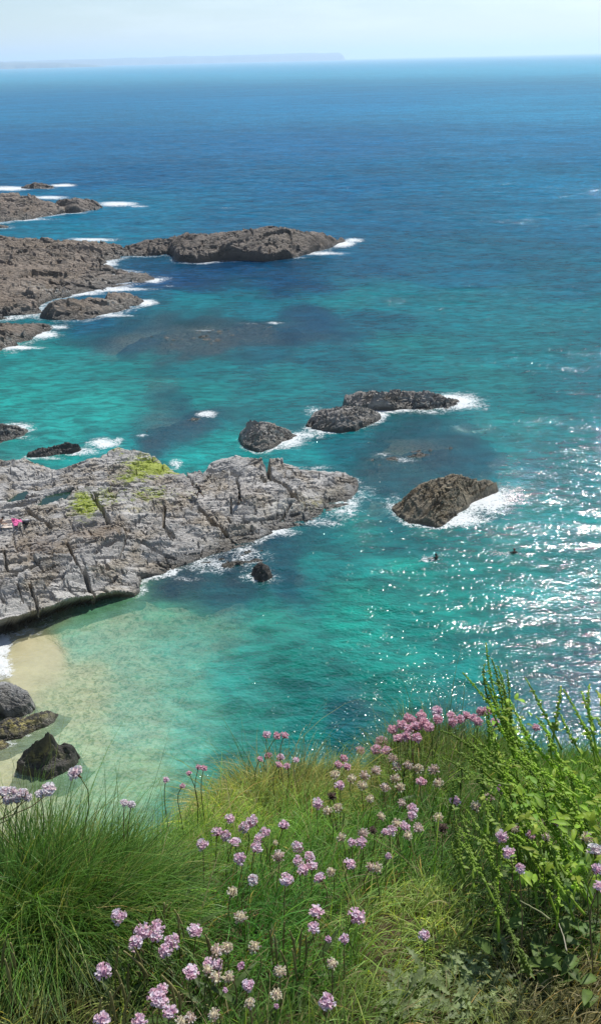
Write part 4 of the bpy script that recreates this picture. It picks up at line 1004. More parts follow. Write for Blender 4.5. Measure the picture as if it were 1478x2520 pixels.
CLN = {'mauve': ('in the dense clump left of the leafy plant', 'dense flower clump on the cliff edge'),
       'row': ('in the row behind the dark tussock', 'flowers in the row behind the dark tussock'),
       'edge': ('on the edge left of the dense clump', 'flowers left of the dense mauve clump'),
       'sea': ('on tall stems above the straw tussock', 'flowers standing tall above the straw tussock'),
       'crest': ('on the crest of the straw tussock', 'flowers on the crest of the straw tussock'),
       'notch': ('by the notch left of straw tussock', 'flowers by the notch'),
       'slope': ('on the slope below the dense clump', 'flowers on the slope below the mauve clump'),
       'mid': ('in the loose patch right of centre', 'flowers in the loose patch right of centre'),
       'beet': ('at the foot of the leafy plant', 'flowers at the foot of the leafy plant'),
       'drift': ('in the central drift beside tall spray', 'flowers in the central drift'),
       'few': ('scattered in the lower centre grass', 'flowers scattered in the lower centre'),
       'spray': ('in the tall spray below straw tussock', 'flowers in the tall spray below the straw tussock'),
       'low': ('in the big near patch lower left', 'flowers in the big near patch'),
       'base': ('along the bottom edge at lower left', 'flowers along the bottom edge'),
       'left': ('topping the tall dark tussock at left', 'flowers topping the tall dark tussock')}
CNAME = {'pink': 'pink', 'pale': 'pale pink', 'mauve': 'mauve', 'tan': 'faded tan', 'faded': 'half-faded', 'dark': 'withered brown', 'bud': 'pink budding'}
ORD = ['first', 'second', 'third', 'fourth', 'fifth', 'sixth', 'seventh', 'eighth', 'ninth', 'tenth', 'eleventh', 'twelfth', 'thirteenth', 'fourteenth', 'fifteenth', 'sixteenth', 'seventeenth', 'eighteenth', 'nineteenth', 'twentieth']

def build_flowers():
    rg = np.random.default_rng(77)
    order = {}
    for i, f in enumerate(FL): order.setdefault((f[0], f[1]), []).append(i)
    lab = {}
    for (cl, kd), ids in order.items():
        ids.sort(key=lambda i: FL[i][2]); n = len(ids)
        for r, i in enumerate(ids):
            if n == 1: pre = 'the only ' + CNAME[kd] + ' thrift flower'
            elif r == 0: pre = 'leftmost ' + CNAME[kd] + ' thrift flower'
            elif r == n - 1: pre = 'rightmost ' + CNAME[kd] + ' thrift flower'
            else: pre = CNAME[kd] + ' thrift flower ' + ORD[r] + ' from left'
            lab[i] = pre + ' ' + CLN[cl][0]
    for i, (cl, kd, px, py, dia, h) in enumerate(FL):
        hp = ghit(px, py, h)
        d = float(np.linalg.norm(hp - EYE))
        ex = float(np.interp(hp[0], EDGE_X, EDGE_Y)) + .03
        if hp[1] > ex or d > 2.3:           # stands on the lip: bring it back onto the ground
            dr = ray(px, py); t = ex / dr[1]; hp = EYE + dr * t; d = t
        if cl == 'beet': hp = EYE + (hp - EYE) * .86; d *= .86
        R = .89 * dia * 600 / 1478 / FPX * d / 2 / (1.12 if kd in ('tan', 'faded', 'dark') else 1.16)
        vx, vy = proj(np.array([hp[0], hp[1], float(ground(hp[0], hp[1]))]))
        gq = ghit(px * .7 + vx * .3 + rg.normal(0, 7), max(py + 30, vy + rg.normal(0, 8)))
        rx = gq[0]; ry = min(gq[1], ex - .01)
        rz = float(ground(rx, ry)) - .01
        root = np.array([rx, ry, rz])
        th = empty('thrift_flower', root, lab[i], 'flower', CLN[cl][1])
        ax = Vector((rg.normal(.10, .30), rg.normal(-.12, .26), 1)).normalized()
        loc = hp - root
        nb = loc - np.array(ax) * R * 1.0
        b = MB(); s = np.linspace(0, 1, 7)[:, None]
        c1 = np.array([0, 0, loc[2] * .5]) + rg.normal(0, .006, 3); c2_ = nb - np.array(ax) * max(.02, loc[2] * .25)
        pts = (1 - s) ** 3 * 0 + 3 * (1 - s) ** 2 * s * c1 + 3 * (1 - s) * s * s * c2_ + s ** 3 * nb
        cs = np.array([(.075, .095, .03), (.10, .10, .04), (.13, .09, .05)][int(rg.integers(3))]) * rg.uniform(1.3, 2.0)
        b.tube(pts, np.linspace(.0011, .0008, 7), 5, cs)
        obj('stem', b.mesh('stem', [M_STEM]), th)
        q = Vector((0, 0, 1)).rotation_difference(ax) @ Quaternion((0, 0, 1), rg.uniform(0, 6.28))
        for nm, me in (('flower_head', HEADS[kd][i % 4]), ('calyx', CALYX[i % 3])):
            o = obj(nm, me, th, loc); o.rotation_mode = 'QUATERNION'; o.rotation_quaternion = q
            sq = (rg.uniform(.62, .95) if kd in ('pink', 'pale', 'mauve') else rg.uniform(.8, 1.05)) if nm == 'flower_head' else 1
            o.scale = (R, R, R * sq)
build_flowers()

# ------------------------------------------------------------------ sea beet and other plants
M_BEET = mat_leaf('beet_green', None, .5, .42, .25, .35, 90.0, (1.4, 1.4, .35))
M_DRY = mat_leaf('dry_stalk', None, .6, .1, .2, .2, 90.0)

def leaf_shape(L, W, curl=.5, fold=.35, teeth=0, n=9, seed=0, wavy=.0, peak=.4):
    """one leaf along +y with a stalk, midrib fold and droop"""
    rg = np.random.default_rng(seed); V = []; Q = []
    s = np.linspace(0, 1, n)
    for i, t in enumerate(s):
        w = W * (math.sin(math.pi * min(1, t / (2 * peak))) if t < peak else math.cos(math.pi / 2 * (t - peak) / (1 - peak)) ** .8) * .5
        if t < .14: w = W * .05
        if teeth and t > .2: w *= (1.0 if i % 2 else .35)
        y = L * (math.sin(curl * t) / curl if curl else t); z = -L * (1 - math.cos(curl * t)) / max(curl, 1e-3)
        wz = wavy * L * math.sin(t * 11 + seed)
        V += [(-w, y, z + fold * w + wz), (0, y, z), (w, y, z + fold * w - wz)]
        if i:
            a = 3 * (i - 1); Q += [(a, a + 1, a + 4, a + 3), (a + 1, a + 2, a + 5, a + 4)]
    return np.array(V), Q

def frame_to(d, up=(0, 0, 1)):
    y = np.asarray(d, float); y = y / np.linalg.norm(y)
    x = np.cross(y, up); x /= np.linalg.norm(x) + 1e-9
    return np.stack([x, y, np.cross(x, y)], 1)

def spike_mesh(pts, rg, c, nodr=.0028, frac=.72, rad=.0016):
    b = MB(); pts = np.asarray(pts)
    b.tube(pts, np.linspace(rad * 1.5, rad * .6, len(pts)), 5, np.array(c) * .95)
    seg = np.linalg.norm(np.diff(pts, axis=0), axis=1); cum = np.concatenate([[0], np.cumsum(seg)]); Lt = cum[-1]
    s = Lt * (1 - frac); k = 0
    while s < Lt:
        p = np.array([np.interp(s, cum, pts[:, j]) for j in range(3)])
        f = (s / Lt - (1 - frac)) / frac
        r = nodr * (1.0 - .55 * f) * rg.uniform(.75, 1.25)
        a = k * 2.4 + rg.normal(0, .3)
        off = np.array([math.cos(a), math.sin(a), .25])
        for m in range(2):
            aa = a + m * 2.6
            o_ = np.array([math.cos(aa), math.sin(aa), rg.uniform(0, .5)]) * r * 1.15
            b.ball(p + o_, r * rg.uniform(.8, 1.1), 5, 3, np.array(c) * rg.uniform(.85, 1.25))
        if f < .75 and k % 2 == 0:
            V, Q = leaf_shape(rg.uniform(.006, .016) * (1.2 - f), .005, .6, .3, 0, 4, k)
            b.add(V @ frame_to(off).T + p, Q, None, np.array(c) * rg.uniform(.8, 1.15))
        s += nodr * (1.55 if f > .5 else 2.3); k += 1
    return b.mesh('flower_spike', [M_BEET], True)

z6b = lambda a, b: (a * .2676 + 1082.6, b * .2676 + 1551.7)
def beet(label, base_px, spikes, leaves, n_extra, region, seed, dist=1.75, spread=(90, 130), c=(.14, .24, .03), dlo=1.45):
    rg = np.random.default_rng(seed)
    root = ghit(*base_px); root[2] = float(ground(root[0], root[1]))
    th = empty('leafy_plant', root, label, 'plant', None)
    allsp = [(z6b(*a), z6b(*b)) for a, b in spikes]
    for k in range(n_extra):
        tx = rg.uniform(region[0], region[2]); ty = rg.uniform(region[1], region[3])
        allsp.append(((tx, ty), (tx + rg.uniform(-.1, 1.5) * spread[0], ty + rg.uniform(.6, 1.3) * spread[1])))
    for tip, bs in allsp:
        f = np.clip((tip[1] - 1600) / 550, 0, 1)
        dt = dist + (dlo - dist) * f + rg.normal(0, .03)
        pt = EYE + ray(*tip) * dt; pb = EYE + ray(*bs) * (dt + rg.uniform(-.03, .05))
        gz = float(ground(pb[0], pb[1]))
        if pb[2] < gz: pb = ghit(*bs)
        if pt[2] < float(ground(pt[0], pt[1])) + .02: continue
        foot = pb + (pb - pt) * .25; foot[2] = max(foot[2], float(ground(foot[0], foot[1])) - .01)
        mid = (pt + pb) / 2 + np.array([rg.normal(0, .012), rg.normal(0, .012), .012])
        s = np.linspace(0, 1, 11)[:, None]
        c1 = pb; 
        pts = (1 - s) ** 3 * foot + 3 * (1 - s) ** 2 * s * (foot * .35 + pb * .65) + 3 * (1 - s) * s * s * mid + s ** 3 * pt
        cc = np.array(c) * rg.uniform(.75, 1.25)
        obj('flower_spike', spike_mesh(pts - root, rg, cc, .0031 if tip[1] < 1900 else .0027), th)
    LM = []
    for k in range(7):
        V, Qd = leaf_shape(1.0, rg.uniform(.26, .42), rg.uniform(.4, 1.1), .45, 0, 10, k, .02, .38)
        LM.append(mesh_np('leaf', V, [Qd], [M_BEET], {'tint': np.tile(np.array(c) * rg.uniform(.5, 1.2) * np.array([rg.uniform(.8, 1.3), 1, 1]), (len(V), 1))}, True))
    for (px, py, L, dt) in leaves:
        p = EYE + ray(px, py) * dt
        gz = float(ground(p[0], p[1]))
        if p[2] < gz + .015: p[2] = gz + .015
        d = np.array([rg.normal(-.35, .6), rg.normal(-.1, .6), rg.uniform(.0, .9)])
        o = obj('leaf', LM[int(rg.integers(7))], th, p - root); o.scale = (L, L, L)
        Fm = frame_to(d); o.rotation_euler = Matrix(Fm.tolist()).to_euler()
    return th

def lv(n, x0, y0, x1, y1, L0, L1, d0, d1, seed):
    rg = np.random.default_rng(seed)
    return [(rg.uniform(x0, x1), rg.uniform(y0, y1), rg.uniform(L0, L1), rg.uniform(d0, d1)) for _ in range(n)]
beet('tallest leafy plant on the right, its knobbly green flower spikes standing highest against the sea', (1290, 1900),
    [((420, 110), (560, 800)), ((410, 300), (520, 800)), ((385, 400), (560, 850)), ((205, 385), (640, 930)), ((530, 330), (590, 850)), ((610, 360), (630, 900)), ((470, 260), (580, 820)), ((500, 480), (600, 950)), ((415, 760), (560, 1200)), ((440, 520), (640, 980)), ((560, 420), (640, 900))],
    lv(60, 1215, 1720, 1310, 1900, .010, .022, 1.62, 1.75, 1), 8, (1190, 1700, 1270, 1800), 51, 1.78, (60, 150), (.30, .47, .05))
beet('bright green leafy plant filling the right edge, with broad sunlit leaves and many spikes', (1440, 2100),
    [((780, 430), (1050, 960)), ((1110, 510), (1040, 950)), ((1130, 540), (1440, 1150)), ((1110, 770), (1250, 1050)), ((1375, 490), (1430, 1000)), ((1300, 560), (1400, 850)), ((1430, 560), (1500, 720)), ((880, 790), (1000, 1150)), ((905, 850), (1080, 1250)), ((740, 840), (1000, 1200)), ((1440, 800), (1560, 1100)), ((1240, 760), (1400, 1150))],
    lv(130, 1260, 1950, 1500, 2190, .012, .033, 1.38, 1.62, 2) + lv(70, 1270, 1860, 1500, 2000, .010, .024, 1.5, 1.68, 3), 46, (1230, 1820, 1470, 2090), 52, 1.70, (90, 150), (.32, .49, .05))
beet('sprawling pale green spiked plant leaning left over the grass below the tallest spikes', (1330, 2080),
    [((275, 950), (640, 1300)), ((250, 1000), (520, 1260)), ((260, 1150), (620, 1370)), ((0, 920), (560, 1330)), ((0, 1170), (400, 1450)), ((740, 1230), (1000, 1500)), ((600, 830), (900, 1300)), ((100, 1090), (420, 1330)), ((480, 900), (560, 1250)), ((350, 1400), (760, 1560)), ((60, 1400), (520, 1420))],
    lv(50, 1180, 1930, 1330, 2120, .010, .026, 1.45, 1.6, 4), 40, (1110, 1840, 1330, 2090), 53, 1.68, (100, 110), (.27, .41, .06))

def lone_spike():
    rg = np.random.default_rng(9)
    tip = EYE + ray(1214, 2170) * 1.38
    pts = [ghit(1305, 2410), EYE + ray(1280, 2345) * 1.255, EYE + ray(1245, 2270) * 1.30, EYE + ray(1226, 2215) * 1.345, tip]
    root = pts[0].copy()
    th = empty('leafy_plant', root, 'single bent green flower spike rising alone from the grass at lower right', 'plant')
    s = np.linspace(0, 4, 13); P5 = np.array(pts)
    pp = np.stack([np.interp(s, range(5), P5[:, j]) for j in range(3)], -1)
    obj('flower_spike', spike_mesh(pp - root, rg, (.16, .24, .04), .003, .8), th)
    for k in range(7):
        V, Q = leaf_shape(.045 * rg.uniform(.7, 1.3), .018, .6, .4, 0, 8, k)
        b = MB(); b.add(V @ frame_to((rg.normal(0, .7), rg.normal(0, .7), .35)).T, Q, None, np.array((.13, .21, .04)) * rg.uniform(.8, 1.2))
        obj('leaf', b.mesh('leaf', [M_BEET]), th, (rg.normal(0, .02), rg.normal(0, .02), .02))
lone_spike()

def plantain(label, tips, seed, leaves=14, hd=.14, colr=(.22, .20, .08), L=.09):
    rg = np.random.default_rng(seed)
    cx = np.mean([t[0] for t in tips]); cy = np.max([t[1] for t in tips]) + 90
    root = ghit(cx, min(cy, 2515)); root[2] = float(ground(root[0], root[1]))
    th = empty('plantain_plant', root, label, 'plant')
    for px, py in tips:
        p = ghit(px, py, hd * rg.uniform(.8, 1.05)); vx, vy = proj(np.array([p[0], p[1], float(ground(p[0], p[1]))])); q = ghit(px * .75 + vx * .25 + rg.normal(0, 6), vy + rg.normal(0, 6)); q = np.array([q[0], q[1], 0]); q[2] = float(ground(q[0], q[1]))
        b = MB(); s = np.linspace(0, 1, 9)[:, None]
        pts = q + (p - q) * s + np.array([rg.normal(0, .01), 0, 0]) * np.sin(s * 3.14)
        n = 5
        b.tube(pts[:n] - root, .0009, 5, (.09, .10, .035))
        hd_ = np.stack([np.interp(np.linspace(4, 8, 14), range(9), pts[:, j]) for j in range(3)], -1)
        rr = .0019 * np.sin(np.linspace(.5, 2.9, 14)) ** .5 * rg.uniform(.8, 1.2, 14)
        b.tube(hd_ - root, rr, 6, np.array(colr) * rg.uniform(.7, 1.3))
        obj('seed_spike', b.mesh('seed_spike', [M_STEM]), th)
    for k in range(leaves):
        V, Q = leaf_shape(L * rg.uniform(.6, 1.3), .009, rg.uniform(.3, 1.0), .4, 0, 8, k, 0, .5)
        a = rg.uniform(0, 6.28)
        b = MB(); b.add(V @ frame_to((math.cos(a), math.sin(a), rg.uniform(.3, 1.2))).T, Q, None, np.array((.11, .17, .055)) * rg.uniform(.7, 1.3))
        obj('leaf', b.mesh('leaf', [M_BEET]), th, (rg.normal(0, .03), rg.normal(0, .02), .0))
plantain('plantain with upright brown seed spikes just behind the big near flower patch', [(374, 2240), (380, 2234), (404, 2222), (412, 2226), (421, 2221), (429, 2238), (438, 2250), (336, 2262), (326, 2280)], 61)
plantain('plantain with brown seed spikes at lower left under the big near flower patch', [(292, 2330), (304, 2340), (316, 2372), (286, 2388), (300, 2420), (330, 2330), (270, 2440), (250, 2455), (322, 2440)], 62)
plantain('plantain with seed spikes right of the big near flower patch', [(664, 2290), (675, 2300), (700, 2268), (712, 2290), (724, 2310), (742, 2285), (752, 2300), (718, 2335), (690, 2340)], 63)
plantain('plantain with dark seed spikes between the near flower patch and lower centre grass', [(512, 2310), (505, 2300), (530, 2345), (545, 2360), (420, 2420), (440, 2440), (398, 2400)], 64)
plantain('plantain with a few dark seed spikes by the lower left corner grass', [(20, 2300), (26, 2320), (34, 2345), (12, 2360)], 66, 8)
plantain('plantain with a dark seed spike standing among the faded flowers on the slope', [(995, 1895), (1132, 1880), (1126, 1905)], 67, 6, .13, (.10, .10, .05))

def rosettes():
    specs = [((1050, 2440), 'grey-green toothed leaf rosette at bottom right of centre'), ((1130, 2405), 'grey-green toothed leaf rosette standing farthest from the bottom edge'), ((1160, 2490), 'large grey-green toothed leaf rosette at the bottom edge right of centre'), ((1010, 2500), 'grey-green toothed leaf rosette cut by the bottom edge'), ((1215, 2440), 'rightmost grey-green toothed leaf rosette beside bare soil')]
    for n, ((px, py), lab) in enumerate(specs):
        rg = np.random.default_rng(80 + n)
        c = ghit(px, py); th = empty('leaf_rosette', c, lab, 'plant', 'grey-green leaf rosettes at the bottom edge')
        for k in range(34):
            V, Q = leaf_shape(.042 * rg.uniform(.5, 1.25), .014, rg.uniform(.5, 1.5), .5, 1, 13, k, .012, .6)
            a = k * 2.4 + rg.normal(0, .3)
            b = MB(); b.add(V @ frame_to((math.cos(a), math.sin(a), rg.uniform(.25, 1.3))).T, Q, None, np.array((.27, .35, .15)) * rg.uniform(.5, 1.3))
            obj('leaf', b.mesh('leaf', [M_BEET]), th, (rg.normal(0, .014), rg.normal(0, .014), .012))
rosettes()

def broad_plant(label, px, py, n, L, c, seed, spread=.04):
    rg = np.random.default_rng(seed); p = ghit(px, py)
    th = empty('broadleaf_plant', p, label, 'plant')
    for k in range(n):
        V, Q = leaf_shape(L * rg.uniform(.6, 1.2), L * .42, rg.uniform(.4, 1.1), .4, 0, 9, k + seed, .015, .42)
        a = k * 2.4 + rg.normal(0, .4)
        b = MB(); b.add(V @ frame_to((math.cos(a), math.sin(a), rg.uniform(.2, 1.2))).T, Q, None, np.array(c) * rg.uniform(.7, 1.3))
        obj('leaf', b.mesh('leaf', [M_BEET]), th, (rg.normal(0, spread), rg.normal(0, spread), rg.uniform(.01, .05)))
broad_plant('low dark green broad-leaved plant at bottom right below the dry stick', 1330, 2390, 16, .045, (.13, .21, .05), 91)
broad_plant('small green broad-leaved plant near the right edge below the leafy plant', 1440, 2280, 16, .05, (.10, .18, .04), 92)
broad_plant('small bright green plant in the bottom right corner by bare soil', 1440, 2440, 10, .035, (.12, .19, .04), 93)
broad_plant('shaded green broad-leaved plant under the leafy plant on the right', 1370, 2200, 22, .06, (.14, .25, .035), 94, .06)

def stalk(label, pts, r, c, leaf=False):
    P3 = np.array([EYE + ray(a, b) * d for a, b, d in pts])
    for p in P3:
        g = float(ground(p[0], p[1])); p[2] = max(p[2], g + r)
    root = P3[-1].copy(); b = MB()
    s = np.linspace(0, len(P3) - 1, 5 * len(P3)); pp = np.stack([np.interp(s, range(len(P3)), P3[:, j]) for j in range(3)], -1)
    k = np.random.default_rng(3).normal(0, r * .12, pp.shape); pp = pp + k
    b.tube(pp - root, np.linspace(r * .6, r, len(pp)), 6, c)
    o = obj('dry_stalk', b.mesh('dry_stalk', [M_DRY]), None, root); tag(o, label, 'stalk')
stalk('bent straw-coloured dry stalk lying over dark grass at lower right', [(1278, 2216, 1.33), (1330, 2245, 1.33), (1352, 2262, 1.325)], .0014, (.26, .27, .13))
stalk('whitish dry stick leaning in the grass near the right edge', [(1374, 2272, 1.29), (1386, 2305, 1.26), (1394, 2340, 1.24)], .0010, (.34, .31, .22))

# ------------------------------------------------------------------ people
def skin_mesh(name, nodes, edges, mat, root=0, sub=1):
    """one continuous skinned surface over a skeleton; nodes: (x,y,z,radius)"""
    me = bpy.data.meshes.new(name + '_skeleton')
    me.from_pydata([n[:3] for n in nodes], edges, [])
    o = bpy.data.objects.new(name + '_skeleton', me); COL.objects.link(o)
    md = o.modifiers.new('Skin', 'SKIN'); md.use_smooth_shade = True
    sv = me.skin_vertices[0].data
    for i, n in enumerate(nodes):
        r = n[3]; sv[i].radius = (r, r) if not isinstance(r, tuple) else r
        sv[i].use_root = (i == root)
    ss = o.modifiers.new('Sub', 'SUBSURF'); ss.levels = sub; ss.render_levels = sub
    dg = bpy.context.evaluated_depsgraph_get(); dg.update()
    out = bpy.data.meshes.new_from_object(o.evaluated_get(dg)); out.name = name
    bpy.data.objects.remove(o); bpy.data.meshes.remove(me)
    out.materials.clear(); out.materials.append(mat)
    return out

M_SKIN = mat_plain('skin', (.36, .22, .15), .5, .08, 20); M_SKIN2 = mat_plain('skin_backlit', (.14, .075, .045), .5, .08, 20)  # second skin carries the darkness of backlit figures in its colour
M_HAIR = mat_plain('dark_hair', (.018, .013, .010), .5, .3, 60)
M_NAVY = mat_plain('navy_cloth', (.012, .014, .022), .8, .3, 30); M_BLACK_CLOTH = mat_plain('black_cloth', (.012, .012, .013), .8, .3, 30)
M_STRAW = mat_plain('straw_hat', (.55, .50, .38), .8, .15, 60)
M_CREAM = mat_plain('cream_towel', (.72, .62, .53), .95, .08, 30); M_PINK = mat_plain('pink_cloth', (.72, .14, .34), .9, .2, 12)
M_EYE = mat_plain('eye_dark', (.02, .015, .012), .2, .1, 10)

def person(label, loc, rz, J, skin, clothes=(), hair=True, hat=None, bare=True, scale=1.0, group=None):
    """J: joint name -> (x,y,z) in metres, facing +Y, feet at z = 0"""
    th = empty('person', loc, label, 'person', group); th.rotation_euler = (0, 0, rz); th.scale = (scale,) * 3
    v = {k: np.array(p, float) for k, p in J.items()}
    N, E, ix = [], [], {}
    def node(k, p, r, par=None):
        ix[k] = len(N); N.append((float(p[0]), float(p[1]), float(p[2]), r))
        if par is not None: E.append((ix[par], ix[k]))
    f = v['face']; f = f / np.linalg.norm(f)                       # where the face looks
    node('pelvis', v['pelvis'], .115)
    node('waist', v['pelvis'] * .55 + v['chest'] * .45, .105, 'pelvis'); node('chest', v['chest'], .125, 'waist')
    node('neck', v['neck'], .052, 'chest')
    up = (v['head'] - v['neck']); up = up / np.linalg.norm(up)
    node('jaw', v['head'] - up * .06 + f * .015, .062, 'neck'); node('skull', v['head'] + up * .02, .085, 'jaw'); node('crown', v['head'] + up * .09, .055, 'skull')
    node('nose', v['head'] - up * .005 + f * .105, .012, 'skull')
    sidev = np.cross(f, up)
    for s, S in ((-1, 'L'), (1, 'R')):
        node('ear' + S, v['head'] + sidev * s * .086, .016, 'skull')
        node('sh' + S, v['sh' + S], .058, 'chest'); node('el' + S, v['el' + S], .040, 'sh' + S); node('wr' + S, v['wr' + S], .027, 'el' + S)
        d = v['wr' + S] - v['el' + S]; d = d / np.linalg.norm(d)
        palm = v['wr' + S] + d * .07; node('palm' + S, palm, .030, 'wr' + S)
        sd = np.cross(d, f); sd = sd / (np.linalg.norm(sd) + 1e-6)
        for q, (o_, L) in enumerate(((-.027, .062), (-.009, .075), (.009, .07), (.027, .055))):
            p1 = palm + sd * o_ + d * .025; node(f'f{S}{q}', p1, .0095, 'palm' + S)
            p2 = p1 + d * L * .55 + f * .008; node(f'g{S}{q}', p2, .0085, f'f{S}{q}'); node(f'h{S}{q}', p2 + d * L * .4 + f * .018, .007, f'g{S}{q}')
        t1 = palm - d * .02 - sd * .036; node('t' + S, t1, .011, 'palm' + S); node('u' + S, t1 + d * .035 - sd * .015 + f * .01, .009, 't' + S)
        node('hip' + S, v['hip' + S], .088, 'pelvis'); node('kn' + S, v['kn' + S], .058, 'hip' + S); node('calf' + S, v['kn' + S] * .65 + v['an' + S] * .35, .054, 'kn' + S)
        node('an' + S, v['an' + S], .036, 'calf' + S); node('toe' + S, v['toe' + S], .030, 'an' + S)
    obj('body', skin_mesh('body', N, E, skin), th)
    eb = MB()
    for s in (-1, 1): eb.ball(v['head'] + up * .02 + f * .082 + sidev * s * .032, .011, 6, 4)
    obj('eyes', eb.mesh('eyes', [M_EYE]), th)
    if hair:
        hb = MB(); hb.ball(v['head'] + up * .045 - f * .018, .108, 10, 7, None, (1, 1, 1)); hb.ball(v['head'] - up * .03 - f * .05, .075, 8, 6)
        obj('hair', hb.mesh('hair', [M_HAIR]), th)
    if hat:
        c = v['head'] + up * .075; b = MB()
        b.tube([c, c + up * .05, c + up * .085, c + up * .1], [.108, .104, .085, .03], 12)
        if hat[0] == 'brim': b.tube([c - up * .005, c + up * .004], [.20, .19], 16)
        else: b.ball(c + f * .13, .085, 10, 4, None, (1, 1, .16))
        obj('hat', b.mesh('hat', [hat[1]]), th)
    for nm, keys, gr, mt in clothes:
        keys = [k for k in keys]; sub = {k: i for i, k in enumerate(keys)}
        ns = []
        for k in keys:
            if k.startswith('~'):                                   # a point part-way along a limb
                a_, b_, t_ = k[1:].split(','); t_ = float(t_)
                p = np.array(N[ix[a_]][:3]) * (1 - t_) + np.array(N[ix[b_]][:3]) * t_; r = N[ix[a_]][3] * (1 - t_) + N[ix[b_]][3] * t_
                ns.append((p[0], p[1], p[2], r + gr))
            else: ns.append(N[ix[k]][:3] + (N[ix[k]][3] + gr,))
        es = []
        for k in keys[1:]:
            if k.startswith('~'): par = k[1:].split(',')[0]
            else: par = {'waist': 'pelvis', 'chest': 'waist', 'shL': 'chest', 'shR': 'chest', 'hipL': 'pelvis', 'hipR': 'pelvis', 'neck': 'chest'}[k]
            es.append((sub[par], sub[k]))
        obj(nm, skin_mesh(nm, ns, es, mt), th)
    return th

SHIRT = ('pelvis', 'waist', 'chest', 'shL', 'shR', '~shL,elL,.55', '~shR,elR,.55')
SHORTS = ('pelvis', 'hipL', 'hipR', '~hipL,knL,.75', '~hipR,knR,.75')
TRUNKS = ('pelvis', 'hipL', 'hipR', '~hipL,knL,.35', '~hipR,knR,.35')

def feet_at(*pxs):
    ps = [HF_MAIN.hit(a, b) for a, b in pxs]; return np.mean(ps, 0), min(p[2] for p in ps)

c, z = feet_at((586.8, 1238), (594.5, 1241))
person('person in dark shirt, shorts and cap standing on the rock, farther right of two', (c[0], c[1], z + .02), math.radians(75),
    dict(face=(0, 1, -.1), pelvis=(0, 0, .93), chest=(0, .01, 1.28), neck=(0, .01, 1.47), head=(0, .04, 1.60), shL=(-.18, 0, 1.40), shR=(.18, 0, 1.40), elL=(-.27, -.04, 1.14), elR=(.30, .02, 1.15),
         wrL=(-.27, .08, .92), wrR=(.33, .14, .96), hipL=(-.10, 0, .86), hipR=(.10, 0, .86), knL=(-.13, .10, .47), knR=(.15, -.04, .46), anL=(-.13, .09, .07), anR=(.17, -.20, .07), toeL=(-.14, .25, .03), toeR=(.19, -.04, .03)),
    M_SKIN2, (('shirt', SHIRT, .02, M_BLACK_CLOTH), ('shorts', SHORTS, .022, M_NAVY)), True, ('cap', M_BLACK_CLOTH), scale=1.04)
c, z = feet_at((488, 1223.5), (496, 1226))
person('person in pale sun hat stepping across the rock with arms spread, nearer the algae', (c[0], c[1], z + .02), math.radians(70),
    dict(face=(0, 1, -.35), pelvis=(0, -.05, .84), chest=(0, .14, 1.15), neck=(0, .22, 1.31), head=(0, .28, 1.42), shL=(-.17, .16, 1.25), shR=(.17, .16, 1.25), elL=(-.24, .42, 1.22), elR=(.36, -.02, 1.12),
         wrL=(-.22, .62, 1.40), wrR=(.50, -.16, .94), hipL=(-.10, -.04, .78), hipR=(.10, -.06, .78), knL=(-.12, .22, .46), knR=(.14, -.10, .40), anL=(-.12, .18, .08), anR=(.14, -.40, .10), toeL=(-.12, .34, .03), toeR=(.15, -.26, .03)),
    M_SKIN2, (('swim_trunks', TRUNKS, .018, M_NAVY), ('silhouette_shirt', SHIRT, .012, M_BLACK_CLOTH)), True, ('brim', M_STRAW), scale=.98)  # black shirt added to darken the figure into a backlit silhouette

# the sunbather's place at the left edge
def towel():
    def sheet(name, corners, mat, label, cat, n=26, rum=.03, lift=.05):
        C4 = [HF_MAIN.hit(a, b) for a, b in corners]
        V = []
        for j in range(n + 1):
            for i in range(n + 1):
                u, v_ = i / n, j / n
                p = (C4[0] * (1 - u) + C4[1] * u) * (1 - v_) + (C4[3] * (1 - u) + C4[2] * u) * v_
                zz = max(HF_MAIN.h(p[0] + a, p[1] + b) for a in (-.1, 0, .1) for b in (-.1, 0, .1))
                V.append((p[0], p[1], zz + lift))
        V = np.array(V)
        V[:, 2] += rum * fbm(V[:, 0] * 3.5, V[:, 1] * 3.5, 3, 8) + rum * .4
        q = [(j * (n + 1) + i, j * (n + 1) + i + 1, (j + 1) * (n + 1) + i + 1, (j + 1) * (n + 1) + i) for j in range(n) for i in range(n)]
        c0 = V.mean(0)
        lo = V - np.array([0, 0, .012]); k = (n + 1) ** 2
        ring = [i for i in range(n + 1)] + [j * (n + 1) + n for j in range(1, n + 1)] + [n * (n + 1) + i for i in range(n - 1, -1, -1)] + [j * (n + 1) for j in range(n - 1, 0, -1)]
        sq = [(ring[a], ring[a - 1], ring[a - 1] + k, ring[a] + k) for a in range(len(ring))]
        o = obj(name, mesh_np(name, np.vstack([V, lo]) - c0, [np.vstack([q, np.array(q)[:, ::-1] + k, sq])], [mat], None, True), None, c0)
        tag(o, label, cat); return V[:, 2].mean()
    z = sheet('beach_towel', [(-46, 1290), (36, 1285), (40, 1300), (-46, 1306)], M_CREAM, 'cream beach towel spread on the rock at the left edge under the sunbather', 'towel')
    sheet('pink_cloth', [(29, 1284), (50, 1286), (58, 1298), (36, 1301)], M_PINK, 'crumpled bright pink cloth on the right end of the cream towel', 'cloth', 18, .16, .09)
    return z
tz = towel()
pv = HF_MAIN.hit(-4, 1293)
